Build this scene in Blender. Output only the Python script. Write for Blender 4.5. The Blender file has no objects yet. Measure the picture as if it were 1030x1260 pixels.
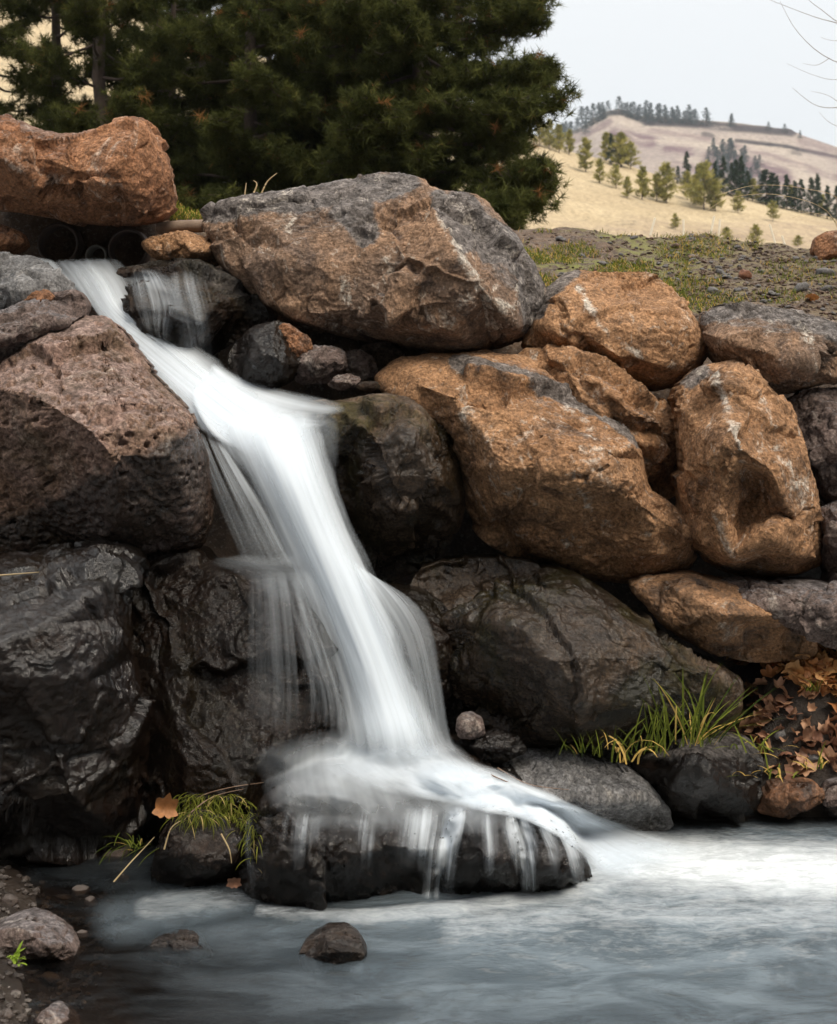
import bpy, bmesh, math, random
import numpy as np
from mathutils import Vector
from mathutils.bvhtree import BVHTree
from mathutils.geometry import delaunay_2d_cdt

S = bpy.context.scene
COL = S.collection
R = math.radians
rng = np.random.default_rng(7)
random.seed(7)

# ------------------------------------------------------------------ camera, sky, sun, exposure
F, CX, CY, CAMZ = 1731.0, 515.0, 440.0, 2.0     # focal length in photo pixels, principal point, eye height above the pool
cam = bpy.data.cameras.new("camera")
cam.sensor_fit = 'VERTICAL'; cam.sensor_height = 36.0
cam.lens = F / 1260 * 36.0
cam.shift_y = -(630 - CY) / 1260
cam.clip_start = 0.05; cam.clip_end = 8000
cam.dof.use_dof = True; cam.dof.focus_distance = 6.3; cam.dof.aperture_fstop = 5.0
camo = bpy.data.objects.new("camera", cam); COL.objects.link(camo)
camo.location = (0, 0, CAMZ); camo.rotation_euler = (R(90), 0, 0)
S.camera = camo

SUN_EL, SUN_AZ = R(53), R(140)                  # azimuth clockwise from +Y: over the photographer's right shoulder
W = bpy.data.worlds.new("World"); S.world = W; W.use_nodes = True
wn, wl = W.node_tree.nodes, W.node_tree.links
wn.clear()
wo = wn.new('ShaderNodeOutputWorld'); bg = wn.new('ShaderNodeBackground')
sky = wn.new('ShaderNodeTexSky'); sky.sky_type = 'NISHITA'; sky.sun_disc = False
sky.sun_elevation = SUN_EL; sky.sun_rotation = SUN_AZ
tc = wn.new('ShaderNodeTexCoord'); sep = wn.new('ShaderNodeSeparateXYZ')
cr = wn.new('ShaderNodeValToRGB')               # overcast: dimmer at the horizon, bright overhead
cr.color_ramp.elements[0].position = 0.0; cr.color_ramp.elements[0].color = (0.62, 0.645, 0.665, 1)
cr.color_ramp.elements[1].position = 1.0; cr.color_ramp.elements[1].color = (1.62, 1.62, 1.60, 1)
e = cr.color_ramp.elements.new(0.30); e.color = (0.77, 0.785, 0.79, 1)
sc10 = wn.new('ShaderNodeMix'); sc10.data_type = 'RGBA'; sc10.blend_type = 'MULTIPLY'; sc10.inputs[0].default_value = 1
sc10.inputs[7].default_value = (10, 10, 10, 1)
mixs = wn.new('ShaderNodeMix'); mixs.data_type = 'RGBA'; mixs.inputs[0].default_value = 0.93
wl.new(tc.outputs['Generated'], sep.inputs[0]); wl.new(sep.outputs[2], cr.inputs[0])
wl.new(cr.outputs[0], sc10.inputs[6]); wl.new(sky.outputs[0], mixs.inputs[6]); wl.new(sc10.outputs[2], mixs.inputs[7])
wl.new(mixs.outputs[2], bg.inputs[0]); bg.inputs[1].default_value = 0.1
wl.new(bg.outputs[0], wo.inputs[0])
sun = bpy.data.lights.new("sun", 'SUN'); sun.energy = 2.6; sun.angle = R(24); sun.color = (1.0, 0.91, 0.77)
suno = bpy.data.objects.new("sun", sun); COL.objects.link(suno)
sd = Vector((math.sin(SUN_AZ) * math.cos(SUN_EL), math.cos(SUN_AZ) * math.cos(SUN_EL), math.sin(SUN_EL)))
suno.rotation_euler = sd.to_track_quat('Z', 'Y').to_euler(); suno.location = (0, -5, 12)
S.view_settings.view_transform = 'Standard'; S.view_settings.look = 'None'
S.view_settings.exposure = 0.4; S.view_settings.gamma = 1.0
S.cycles.transparent_max_bounces = 40
S.cycles.max_bounces = 6; S.cycles.diffuse_bounces = 3; S.cycles.glossy_bounces = 3
S.cycles.caustics_reflective = False; S.cycles.caustics_refractive = False

# ------------------------------------------------------------------ helpers
def P(px, py, Y):
    """a photo direction at a real distance, as a world point"""
    px = np.asarray(px, float); py = np.asarray(py, float); Y = np.asarray(Y, float)
    return np.stack([(px - CX) * Y / F, Y + 0 * px, CAMZ - (py - CY) * Y / F], -1)

def link(o, parent=None):
    COL.objects.link(o)
    if parent is not None: o.parent = parent
    return o

def tag(o, label=None, cat=None, group=None, kind=None):
    if label: o['label'] = label
    if cat: o['category'] = cat
    if group: o['group'] = group
    if kind: o['kind'] = kind
    return o

def empty(name, loc=(0, 0, 0), rz=0):
    o = bpy.data.objects.new(name, None); o.location = loc; o.rotation_euler = (0, 0, rz); o.empty_display_size = 0.1
    return link(o)

def np_mesh(name, v, faces, mat=None, smooth=True, attrs=None, uv=None):
    """faces: list of (N,k) int arrays"""
    me = bpy.data.meshes.new(name)
    v = np.asarray(v, np.float32)
    faces = [np.asarray(f, np.int32) for f in faces if len(f)]
    me.vertices.add(len(v)); me.vertices.foreach_set('co', v.ravel())
    nl = sum(f.size for f in faces); npol = sum(len(f) for f in faces)
    me.loops.add(nl); me.polygons.add(npol)
    lv = np.concatenate([f.ravel() for f in faces])
    tot = np.concatenate([np.full(len(f), f.shape[1], np.int32) for f in faces])
    st = np.concatenate([[0], np.cumsum(tot)[:-1]]).astype(np.int32)
    me.loops.foreach_set('vertex_index', lv)
    me.polygons.foreach_set('loop_start', st)
    me.polygons.foreach_set('use_smooth', np.full(npol, smooth, bool))
    if attrs:
        for k, a in attrs.items():
            a = np.asarray(a, np.float32)
            if a.ndim == 1:
                at = me.attributes.new(k, 'FLOAT', 'POINT'); at.data.foreach_set('value', a)
            else:
                at = me.attributes.new(k, 'FLOAT_VECTOR', 'POINT'); at.data.foreach_set('vector', a.ravel())
    me.update(calc_edges=True); me.validate()
    if mat: me.materials.append(mat)
    return me

def obj(name, me, parent=None, loc=None):
    o = bpy.data.objects.new(name, me)
    if loc is not None: o.location = loc
    return link(o, parent)

def grid_faces(nr, nc, off=0):
    i = np.arange(nr - 1)[:, None] * nc + np.arange(nc - 1)[None, :] + off
    return np.stack([i, i + 1, i + nc + 1, i + nc], -1).reshape(-1, 4)

# ---- noise in numpy
def _hash(ix, iy, iz, seed):
    h = (ix.astype(np.uint32) * np.uint32(374761393) + iy.astype(np.uint32) * np.uint32(668265263)
         + iz.astype(np.uint32) * np.uint32(2147483647) + np.uint32((seed * 1274126177) & 0xffffffff))
    h = (h ^ (h >> np.uint32(13))) * np.uint32(1274126177)
    h = (h ^ (h >> np.uint32(16))) * np.uint32(2246822519)
    return h ^ (h >> np.uint32(15))

def _vec(h):
    return np.stack([(h & np.uint32(1023)), (h >> np.uint32(10)) & np.uint32(1023), (h >> np.uint32(20)) & np.uint32(1023)], -1) / 511.5 - 1.0

def pnoise(p, seed=0):
    f = np.floor(p).astype(np.int64); t = p - f; w = t * t * t * (t * (t * 6 - 15) + 10)
    out = 0
    for dx in (0, 1):
        for dy in (0, 1):
            for dz in (0, 1):
                g = _vec(_hash(f[..., 0] + dx, f[..., 1] + dy, f[..., 2] + dz, seed))
                d = t - np.array([dx, dy, dz])
                ww = (w[..., 0] if dx else 1 - w[..., 0]) * (w[..., 1] if dy else 1 - w[..., 1]) * (w[..., 2] if dz else 1 - w[..., 2])
                out = out + ww * (g * d).sum(-1)
    return out

def fbm(p, octv=4, seed=0, gain=0.5, ridged=False):
    a, s, out = 1.0, 1.0, 0
    for k in range(octv):
        n = pnoise(p * s + 17.3 * k, seed + k)
        out = out + a * ((0.35 - np.abs(n)) * 1.6 if ridged else n)
        a *= gain; s *= 2.07
    return out

def voro(p, seed=0):
    """F1, F2, random vector of the nearest cell, offset from its centre"""
    f = np.floor(p).astype(np.int64)
    F1 = np.full(p.shape[:-1], 9.0); F2 = F1.copy(); rv = np.zeros_like(p); off = np.zeros_like(p)
    for dx in (-1, 0, 1):
        for dy in (-1, 0, 1):
            for dz in (-1, 0, 1):
                h = _hash(f[..., 0] + dx, f[..., 1] + dy, f[..., 2] + dz, seed)
                c = f + np.array([dx, dy, dz]) + 0.5 + 0.42 * _vec(h)
                d = p - c; dd = np.sqrt((d * d).sum(-1))
                m = dd < F1
                F2 = np.where(m, F1, np.minimum(F2, dd)); F1 = np.where(m, dd, F1)
                rv = np.where(m[..., None], _vec(h * np.uint32(2654435761)), rv); off = np.where(m[..., None], d, off)
    return F1, F2, rv, off

def sstep(a, b, x):
    t = np.clip((x - a) / (b - a), 0, 1); return t * t * (3 - 2 * t)

# ---- node helper
class NT:
    def __init__(s, name):
        s.m = bpy.data.materials.new(name); s.m.use_nodes = True
        s.t = s.m.node_tree; s.t.nodes.clear()
        s.out = s.t.nodes.new('ShaderNodeOutputMaterial')
    def n(s, typ, ins=None, **pr):
        nd = s.t.nodes.new('ShaderNode' + typ)
        for k, v in pr.items(): setattr(nd, k, v)
        if ins:
            for k, v in ins.items(): s.set(nd.inputs[k], v)
        return nd
    def set(s, sock, v):
        if isinstance(v, bpy.types.NodeSocket): s.t.links.new(v, sock)
        elif hasattr(v, 'outputs'): s.t.links.new(v.outputs[0], sock)
        else:
            if isinstance(v, (tuple, list)) and len(v) == 3 and sock.type == 'RGBA': v = (*v, 1)
            sock.default_value = v
    def noise(s, vec, scale, detail=6, rough=0.6, dist=0.0):
        return s.n('TexNoise', {'Vector': vec, 'Scale': scale, 'Detail': detail, 'Roughness': rough, 'Distortion': dist}).outputs[0]
    def map(s, v, a, b, c=0.0, d=1.0, smooth=True):
        return s.n('MapRange', {0: v, 1: a, 2: b, 3: c, 4: d}, interpolation_type='SMOOTHSTEP' if smooth else 'LINEAR', clamp=True).outputs[0]
    def math(s, op, a, b=0.0, clamp=False):
        return s.n('Math', {0: a, 1: b}, operation=op, use_clamp=clamp).outputs[0]
    def mix(s, f, a, b, blend='MIX'):
        nd = s.n('Mix', None, data_type='RGBA', blend_type=blend)
        s.set(nd.inputs[0], f); s.set(nd.inputs[6], a); s.set(nd.inputs[7], b)
        return nd.outputs[2]
    def attr(s, name, vec=False):
        return s.n('Attribute', None, attribute_name=name).outputs['Vector' if vec else 'Fac']
    def surf(s, sh):
        s.t.links.new(sh.outputs[0] if hasattr(sh, 'outputs') else sh, s.out.inputs[0]); return s.m

# ------------------------------------------------------------------ rock material
def rock_mat(name, c1, c2, dark, grey=(0.175, 0.158, 0.148), grey_amt=0.6, white=0.5, moss=0.0, seed=0, rough=0.82, bump=1.0, glo=1.0, sheen=0.45):
    t = NT(name)
    co = t.n('TexCoord').outputs['Object']
    mp = t.n('Mapping', {0: co, 1: (seed * 3.17, seed * 1.91, seed * 2.3)}).outputs[0]
    nA = t.noise(mp, 1.9, 9, 0.62, 0.5)
    nB = t.noise(mp, 4.6, 11, 0.68, 0.8)
    nC = t.noise(mp, 17.0, 8, 0.7, 0.3)
    nD = t.noise(mp, 75.0, 4, 0.65)
    col = t.mix(t.map(nA, 0.36, 0.64), c1, c2)
    col = t.mix(t.map(nB, 0.50, 0.66, 0, 0.75), col, dark)
    nz = t.n('SeparateXYZ', {0: t.n('NewGeometry').outputs['Normal']}).outputs[2]
    gm = t.math('ADD', t.math('MULTIPLY', nz, 0.55), t.math('MULTIPLY', nA, 1.0))
    gm = t.map(t.math('ADD', gm, t.math('MULTIPLY', nC, 0.25)), glo, glo + 0.16, 0, grey_amt)
    gm = t.math('MAXIMUM', gm, t.math('MULTIPLY', t.map(t.math('ADD', t.attr('patina'), t.math('MULTIPLY', t.math('SUBTRACT', nB, 0.5), 1.5)), 0.35, 0.65), 0.9))
    col = t.mix(gm, col, t.mix(t.map(nC, 0.35, 0.65), tuple(x * 0.62 for x in grey), tuple(min(1, x * 1.25) for x in grey)))
    nE = t.noise(t.n('Mapping', {0: mp, 3: (1.0, 1.0, 0.55)}).outputs[0], 3.3, 12, 0.74, 1.6)
    wm = t.math('MULTIPLY', t.map(nE, 0.545, 0.645), t.map(nC, 0.40, 0.56))
    wz = t.map(t.math('ADD', t.math('MULTIPLY', t.attr('streak'), 0.62), t.math('ADD', t.math('MULTIPLY', t.math('SUBTRACT', nC, 0.5), 1.7), t.math('MULTIPLY', t.math('SUBTRACT', nB, 0.5), 1.8))), 0.42, 0.85, 0, 0.85)
    fl = t.map(t.noise(t.n('Mapping', {0: mp, 3: (1.0, 1.0, 0.6)}).outputs[0], 30.0, 5, 0.6, 1.2), 0.60, 0.70, 0, 0.55)
    wm = t.math('MAXIMUM', t.math('MULTIPLY', t.math('MAXIMUM', wm, fl), white), wz)
    col = t.mix(wm, col, (0.60, 0.53, 0.45))
    if moss > 0:
        mm = t.math('MULTIPLY', t.map(t.noise(mp, 2.6, 9, 0.7, 0.4), 0.47, 0.62), moss)
        col = t.mix(mm, col, (0.062, 0.052, 0.012))
    sp = t.map(nD, 0.3, 0.7, 0.42, 1.55, False)
    col = t.mix(1.0, col, t.n('CombineColor', {0: sp, 1: sp, 2: sp}).outputs[0], 'MULTIPLY')
    sp2 = t.map(nC, 0.3, 0.7, 0.50, 1.45, False)
    col = t.mix(1.0, col, t.n('CombineColor', {0: sp2, 1: sp2, 2: sp2}).outputs[0], 'MULTIPLY')
    wet = t.attr('wet')
    wm2 = t.map(t.math('ADD', wet, t.math('MULTIPLY', t.math('SUBTRACT', nB, 0.5), 0.9)), 0.25, 0.7)
    k = t.map(wm2, 0, 1, 1.0, 0.17, False)
    col = t.mix(1.0, col, t.n('CombineColor', {0: k, 1: k, 2: k}).outputs[0], 'MULTIPLY')
    ro = t.map(wm2, 0, 1, rough, 0.13, False)
    ro = t.math('ADD', ro, t.math('MULTIPLY', t.math('SUBTRACT', nC, 0.45), 0.22), True)
    vo = t.n('TexVoronoi', {'Vector': t.n('VectorMath', {0: mp, 1: t.n('Vector' + 'Math', {0: t.n('TexNoise', {'Vector': mp, 'Scale': 14.0, 'Detail': 4.0}).outputs[1], 1: (0.05, 0.05, 0.05)}, operation='MULTIPLY').outputs[0]}, operation='ADD').outputs[0], 'Scale': 34.0}).outputs[0]
    bn = t.math('ADD', t.math('ADD', t.math('MULTIPLY', t.noise(mp, 26.0, 12, 0.74, 0.3), 1.0), t.math('MULTIPLY', nD, 0.45)), t.math('MULTIPLY', vo, 0.55))
    bmp = t.n('Bump', {'Strength': t.map(wm2, 0, 1, 1.0 * bump, 0.42 * bump, False), 'Distance': 0.03, 'Height': bn})
    b = t.n('BsdfPrincipled', {'Base Color': col, 'Roughness': ro, 'Normal': bmp.outputs[0]})
    t.set(b.inputs['Specular IOR Level'], t.map(wm2, 0, 1, 0.2, sheen, False))
    return t.surf(b)

def seg_d(px, py, pts):
    """distance to a polyline, divided by the half width carried along it"""
    best = np.full(px.shape, 9.0)
    for (x0, y0, w0), (x1, y1, w1) in zip(pts[:-1], pts[1:]):
        dx, dy = x1 - x0, y1 - y0
        t_ = np.clip(((px - x0) * dx + (py - y0) * dy) / (dx * dx + dy * dy), 0, 1)
        best = np.minimum(best, np.hypot(px - x0 - t_ * dx, py - y0 - t_ * dy) / (w0 + t_ * (w1 - w0)))
    return best
def line(*pts):
    return lambda x, y: sstep(1.7, 0.0, seg_d(x, y, pts))
# ------------------------------------------------------------------ rocks from their outline, distance, thickness and facets
SURF = []           # (verts, faces) of rocks that water drapes over
def chaikin(p, k=1):
    p = np.asarray(p, float)
    for _ in range(k):
        q = np.roll(p, -1, 0); a = 0.86 * p + 0.14 * q; b = 0.14 * p + 0.86 * q
        p = np.stack([a, b], 1).reshape(-1, 2)
    return p

def blur(a, k):
    for _ in range(k):
        b = np.pad(a, 1, mode='edge')
        a = (b[:-2, 1:-1] + b[2:, 1:-1] + b[1:-1, :-2] + b[1:-1, 2:] + 2 * b[1:-1, 1:-1]) / 6
    return a

def rock(name, label, outline, Y, mat, ctrl=(), D=None, lean=0.3, thick=0.5, seed=1, patina=None, streak=None, cat='boulder', group=None, wet=0.0,
         facet=1.2, rough=1.0, pits=0.0, pol=1, drape=False, q=10.0, smooth=0, parent=None, center=None, res=1.5, cloud=1.0, skew=0.0, planes=None, under=0.22):
    o2 = np.asarray(outline, float)
    c = o2.mean(0) if center is None else np.array(center, float)
    b = chaikin(o2, pol)
    if np.sum(b[:, 0] * np.roll(b[:, 1], -1) - np.roll(b[:, 0], -1) * b[:, 1]) < 0: b = b[::-1]
    k0 = np.argmax(b[:, 0] - np.abs(b[:, 1] - c[1]) * 0.5); b = np.roll(b, -k0, 0)
    seg = np.linalg.norm(np.roll(b, -1, 0) - b, axis=1); cum = np.concatenate([[0], np.cumsum(seg)]); L = cum[-1]
    bc = np.vstack([b, b[:1]])
    ext = o2.max(0) - o2.min(0); mpx = Y / F; s = math.sqrt(ext[0] * ext[1]) * mpx
    n = int(np.clip(max(ext) * 0.8126 / res, 20, 250))
    a = np.linspace(-1, 1, n); a = np.sign(a) * (1 - (1 - np.abs(a)) ** 1.45); A, B = np.meshgrid(a, a)
    A = A + 1e-9; B = B + 1.3e-9
    m = np.abs(A) > np.abs(B)
    rr = np.where(m, A, B)
    ph = np.where(m, math.pi / 4 * B / A, math.pi / 2 - math.pi / 4 * A / B) + np.where(rr < 0, math.pi, 0)
    rho = np.abs(rr); tt = (ph % (2 * math.pi)) / (2 * math.pi) * L
    bx = np.interp(tt, cum, bc[:, 0]); by = np.interp(tt, cum, bc[:, 1])
    px = c[0] + rho * (bx - c[0]); py = c[1] + rho * (by - c[1])
    if D is None: D = 0.20 * min(ext) * mpx
    d = D * np.clip(1 - rho ** q, 0, 1) ** 0.6
    if len(ctrl):
        ob = b[::max(1, len(b) // 40)]
        pts = [Vector(p) for p in ob] + [Vector(x[:2]) for x in ctrl]
        val = np.concatenate([np.zeros(len(ob)), [x[2] for x in ctrl]])
        vv, _, ff, ov, _, _ = delaunay_2d_cdt(pts, [], [], 0, 1e-4)
        vv = np.array([list(x) for x in vv]); vz = np.array([val[x[0]] if len(x) else 0 for x in ov])
        rel = np.zeros_like(px)
        for f in ff:
            p0, p1, p2 = vv[f[0]], vv[f[1]], vv[f[2]]
            den = (p1[1] - p2[1]) * (p0[0] - p2[0]) + (p2[0] - p1[0]) * (p0[1] - p2[1])
            if abs(den) < 1e-9: continue
            l0 = ((p1[1] - p2[1]) * (px - p2[0]) + (p2[0] - p1[0]) * (py - p2[1])) / den
            l1 = ((p2[1] - p0[1]) * (px - p2[0]) + (p0[0] - p2[0]) * (py - p2[1])) / den
            l2 = 1 - l0 - l1
            mm = (l0 >= -1e-4) & (l1 >= -1e-4) & (l2 >= -1e-4)
            rel = np.where(mm, l0 * vz[f[0]] + l1 * vz[f[1]] + l2 * vz[f[2]], rel)
        d = d + blur(rel, smooth)
    # planes split off the front: flat faces with crisp edges between them
    rg = np.random.default_rng(seed * 101 + 3); dm = d.max(); U = (px - c[0]) / (ext[0] / 2); V = (py - c[1]) / (ext[1] / 2)
    for _ in range((6 if len(ctrl) else 10) if planes is None else planes):
        a_ = rg.uniform(0, 2 * math.pi); g_ = rg.uniform(0.6, 2.0) * dm; h0 = rg.uniform(0.05, 0.5)
        pl = dm * rg.uniform(0.86, 0.98) - g_ * (U * math.cos(a_) + V * math.sin(a_) - h0)
        d = np.where(pl < d, pl + (d - pl) * 0.08, d)
    d = np.maximum(d, 0)
    Yr = Y + (lean * np.maximum(c[1] - py, 0) + under * np.maximum(py - c[1], 0)) * mpx + skew * (px - c[0]) * mpx
    pos = P(px, py, Yr - d)
    def normals(q_):
        n_ = np.cross(np.gradient(q_, axis=1), np.gradient(q_, axis=0))
        n_ /= np.linalg.norm(n_, axis=-1, keepdims=True) + 1e-12
        flip = np.where(n_[n // 2, n // 2, 1] > 0, -1.0, 1.0)
        return n_ * flip
    bp = np.stack([blur(pos[..., k], 6) for k in range(3)], -1); nm = normals(bp)
    rimw = 0.50 + 0.50 * np.clip((1 - rho) * 5, 0, 1)
    w3 = np.stack([fbm(pos * 1.7 / s + k * 9.1, 4, seed * 7 + k, 0.55) for k in range(3)], -1)
    wp = pos + 0.22 * s * w3
    disp = 0.035 * s * fbm(pos * 1.5 / s, 3, seed) * cloud
    for q_, (cs, kk) in enumerate(((0.50, 0.20), (0.22, 0.16), (0.09, 0.18), (0.04, 0.20))):
        cell = cs * s
        F1, F2, rv, off = voro(wp / cell, seed * 13 + int(cs * 100))
        mk = 0.15 + 0.85 * sstep(-0.08, 0.22, fbm(pos * 2.2 / s + 4.4 * q_, 3, seed + 31 + q_)) if q_ else 1.0
        disp = disp + facet * kk * cell * (rv * off).sum(-1) * sstep(0.0, 0.04, F2 - F1) * mk
    ck = np.abs(fbm(wp * 1.9 / s + 7.7, 3, seed + 61)); cm = sstep(0.0, 0.2, fbm(pos * 1.6 / s + 2.2, 2, seed + 62))
    disp = disp - 0.014 * facet * sstep(0.022, 0.0, ck) * cm
    disp = disp + rough * (0.009 * fbm(pos * 6, 4, seed + 3, 0.55) + 0.009 * fbm(wp * 15, 4, seed + 5, 0.6, True) + 0.0045 * fbm(pos * 42, 3, seed + 8, 0.65))
    pos = pos + nm * (disp * rimw)[..., None]
    if pits > 0:
        nm2 = normals(pos)
        F1, F2, rv, off = voro((pos + 0.01 * w3) / 0.045 * np.array([0.8, 1, 1.25]), seed + 77)
        keep = rv[..., 0] > -0.35
        pd = sstep(0.42, 0.18, F1) * keep * (0.5 + 0.5 * np.abs(rv[..., 1]))
        F1b, _, rvb, _ = voro(pos / 0.02, seed + 78)
        pd = pd * 0.016 + 0.006 * sstep(0.42, 0.1, F1b) * (rvb[..., 0] > 0.1)
        pos = pos - nm2 * (pits * pd * rimw)[..., None]
    wv = np.zeros_like(px) + (wet(px, py) if callable(wet) else wet)
    # back of the rock: rim ring -> two rings -> centre
    rim = np.concatenate([np.arange(n), np.arange(1, n) * n + n - 1, (n - 1) * n + np.arange(n - 2, -1, -1), np.arange(n - 2, 0, -1) * n])
    nr = len(rim); front = pos.reshape(-1, 3); cen = front.mean(0)
    vs = [front]; faces = [grid_faces(n, n)]
    prev = rim
    back = np.array([0, 1.0, 0])
    for sc_, dy in ((0.97, 0.35), (0.8, 0.75), (0.45, 1.0)):
        ring = front[rim].copy(); cc = ring.mean(0)
        ring = cc + (ring - cc) * np.array([sc_, 1, sc_]) + back * thick * dy
        idx = sum(len(x) for x in vs) + np.arange(nr); vs.append(ring)
        faces.append(np.stack([prev, idx, np.roll(idx, -1), np.roll(prev, -1)], -1)); prev = idx
    ci = sum(len(x) for x in vs); vs.append((front[rim].mean(0) + back * thick * 1.05)[None])
    faces.append(np.stack([prev, np.full(nr, ci), np.roll(prev, -1)], -1))
    v = np.concatenate(vs)
    # outward faces
    f0 = faces[0][len(faces[0]) // 2]; nn = np.cross(v[f0[1]] - v[f0[0]], v[f0[3]] - v[f0[0]])
    if nn[1] > 0: faces = [f[:, ::-1] for f in faces]
    else: pass
    e0 = faces[1][0]; nn = np.cross(v[e0[1]] - v[e0[0]], v[e0[2]] - v[e0[0]]); 
    if np.dot(nn, v[e0[0]] - v[rim].mean(0)) < 0: faces = [faces[0]] + [f[:, ::-1] for f in faces[1:]]
    wfull = np.concatenate([wv.ravel(), np.full(len(v) - n * n, float(np.mean(wv)))])
    loc = np.array([v[:, 0].mean(), v[:, 1].mean(), v[:, 2].min()])
    if drape: SURF.append((v, faces))
    at = {'wet': wfull}
    for k_, fn_ in (('patina', patina), ('streak', streak)):
        if fn_: at[k_] = np.concatenate([fn_(px, py).ravel(), np.zeros(len(v) - n * n)])
    me = np_mesh(name, v - loc, faces, mat, True, at)
    o = obj(name, me, parent, loc)
    if parent is None: tag(o, label, cat, group)
    return o

# ------------------------------------------------------------------ ground: pool bed, bank behind the boulders, terrace, far plain
def soil_mat():
    t = NT("bank_soil")
    co = t.n('TexCoord').outputs['Object']
    nA = t.noise(co, 0.9, 8, 0.65, 0.3); nB = t.noise(co, 9.0, 10, 0.72); nC = t.noise(co, 60, 5, 0.7)
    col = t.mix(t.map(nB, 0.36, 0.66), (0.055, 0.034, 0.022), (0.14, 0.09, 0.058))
    col = t.mix(t.map(nC, 0.52, 0.66, 0, 0.6), col, (0.27, 0.23, 0.19))
    g = t.math('MULTIPLY', t.map(nA, 0.44, 0.55), t.map(nB, 0.42, 0.56))
    g = t.math('MULTIPLY', g, t.attr('grass'))
    col = t.mix(g, col, t.mix(nC, (0.085, 0.10, 0.014), (0.22, 0.23, 0.04)))
    col = t.mix(t.attr('far'), col, t.mix(nA, (0.34, 0.26, 0.15), (0.42, 0.33, 0.19)))
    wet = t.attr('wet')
    k = t.map(wet, 0, 1, 1, 0.26, False)  # darkens wet soil, and paints shade into the gaps between boulders
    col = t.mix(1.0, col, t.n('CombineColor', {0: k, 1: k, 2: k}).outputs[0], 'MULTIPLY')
    bmp = t.n('Bump', {'Strength': 0.8, 'Distance': 0.03, 'Height': t.math('ADD', nB, t.math('MULTIPLY', nC, 0.5))})
    b = t.n('BsdfPrincipled', {'Base Color': col, 'Roughness': t.map(wet, 0, 1, 0.92, 0.35, False), 'Normal': bmp.outputs[0]})
    return t.surf(b)

def ground_z(x, y):
    """height of the ground: pool bed, steep bank, terrace rising to a crest, valley floor behind"""
    u = x / np.maximum(y, 4) * F + CX                         # photo column, used only to vary the bank along its length
    bed = -0.28 + 0.33 * sstep(-0.85, -1.55, x - 0.25 * (5.0 - y)) * sstep(6.6, 5.2, y)
    ramp = 0.88 * sstep(5.92, 6.45, y) * sstep(1.15, 1.75, x)
    top = np.interp(u, [-300, 180, 235, 420, 640, 860, 1100], [2.98, 2.95, 2.76, 2.6, 2.32, 2.12, 2.1])
    crest = np.interp(u, [-300, 200, 420, 650, 860, 1100], [3.15, 3.12, 3.0, 2.99, 2.93, 2.80])
    bank = sstep(6.75, 7.75, y)
    z = bed + 1.1 * ramp; z = z + (top - z) * bank
    z = z + (crest - top) * np.clip((y - 7.75) / 3.2, 0, 1)
    z = z + (-1.5 - crest) * sstep(11.0, 24, y)
    z = z + (-6 + 1.5) * sstep(24, 60, y)
    return z

ca = np.linspace(-0.85, 0.85, 430)
ry = np.concatenate([np.arange(2.2, 6.0, 0.07), np.arange(6.0, 12.0, 0.028), np.geomspace(12.05, 2600, 60)])
AA, YY = np.meshgrid(ca, ry)
XX = AA * np.maximum(YY, 5)
ZZ = ground_z(XX, YY)
pp = np.stack([XX, YY, ZZ], -1)
near = sstep(16, 11.5, YY) * sstep(5.5, 6.6, YY)
ZZ = ZZ + near * (0.07 * fbm(pp * 1.3, 3, 5) + 0.035 * fbm(pp * 5, 4, 8) + 0.02 * fbm(pp * 14, 3, 9, 0.6)) + 0.05 * fbm(pp * 2.2, 3, 31) * sstep(6.6, 6.0, YY)
gv = np.stack([XX, YY, ZZ], -1).reshape(-1, 3)
uu = XX / YY * F + CX
gf = grid_faces(len(ry), len(ca))
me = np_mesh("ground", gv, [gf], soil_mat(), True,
             {'grass': (sstep(7.5, 8.1, YY) * np.clip(1.15 - (uu - 600) / 340, 0.2, 1)).ravel(), 'far': sstep(13, 22, YY).ravel(), 'wet': sstep(7.3, 6.9, YY).ravel()})  # 'wet': damp soil by the pool plus painted shade on the bank between boulders
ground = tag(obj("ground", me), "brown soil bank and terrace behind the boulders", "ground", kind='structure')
GB = BVHTree.FromPolygons([Vector(q) for q in gv[: 430 * 275]], gf[: 429 * 274].tolist())
def gz(x, y):
    h = GB.ray_cast(Vector((x, y, 20)), Vector((0, 0, -1)))
    return h[0].z if h[0] else float(ground_z(np.array(x), np.array(y)))
def on_ground(px, py, bvh=None):
    d = Vector(P(px, py, 1.0) - np.array([0, 0, CAMZ])).normalized()
    h = (bvh or GB).ray_cast(Vector((0, 0, CAMZ)), d)
    return h[0]

def plain_mat(name, c1, c2, scale=8, rough=0.7, bump=0.3, metal=0.0):
    t = NT(name); co = t.n('TexCoord').outputs['Object']
    nn = t.noise(co, scale, 8, 0.65, 0.3)
    bmp = t.n('Bump', {'Strength': bump, 'Distance': 0.02, 'Height': t.noise(co, scale * 5, 6, 0.7)})
    return t.surf(t.n('BsdfPrincipled', {'Base Color': t.mix(t.map(nn, 0.35, 0.65), c1, c2), 'Roughness': rough, 'Metallic': metal, 'Normal': bmp.outputs[0]}))

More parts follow.
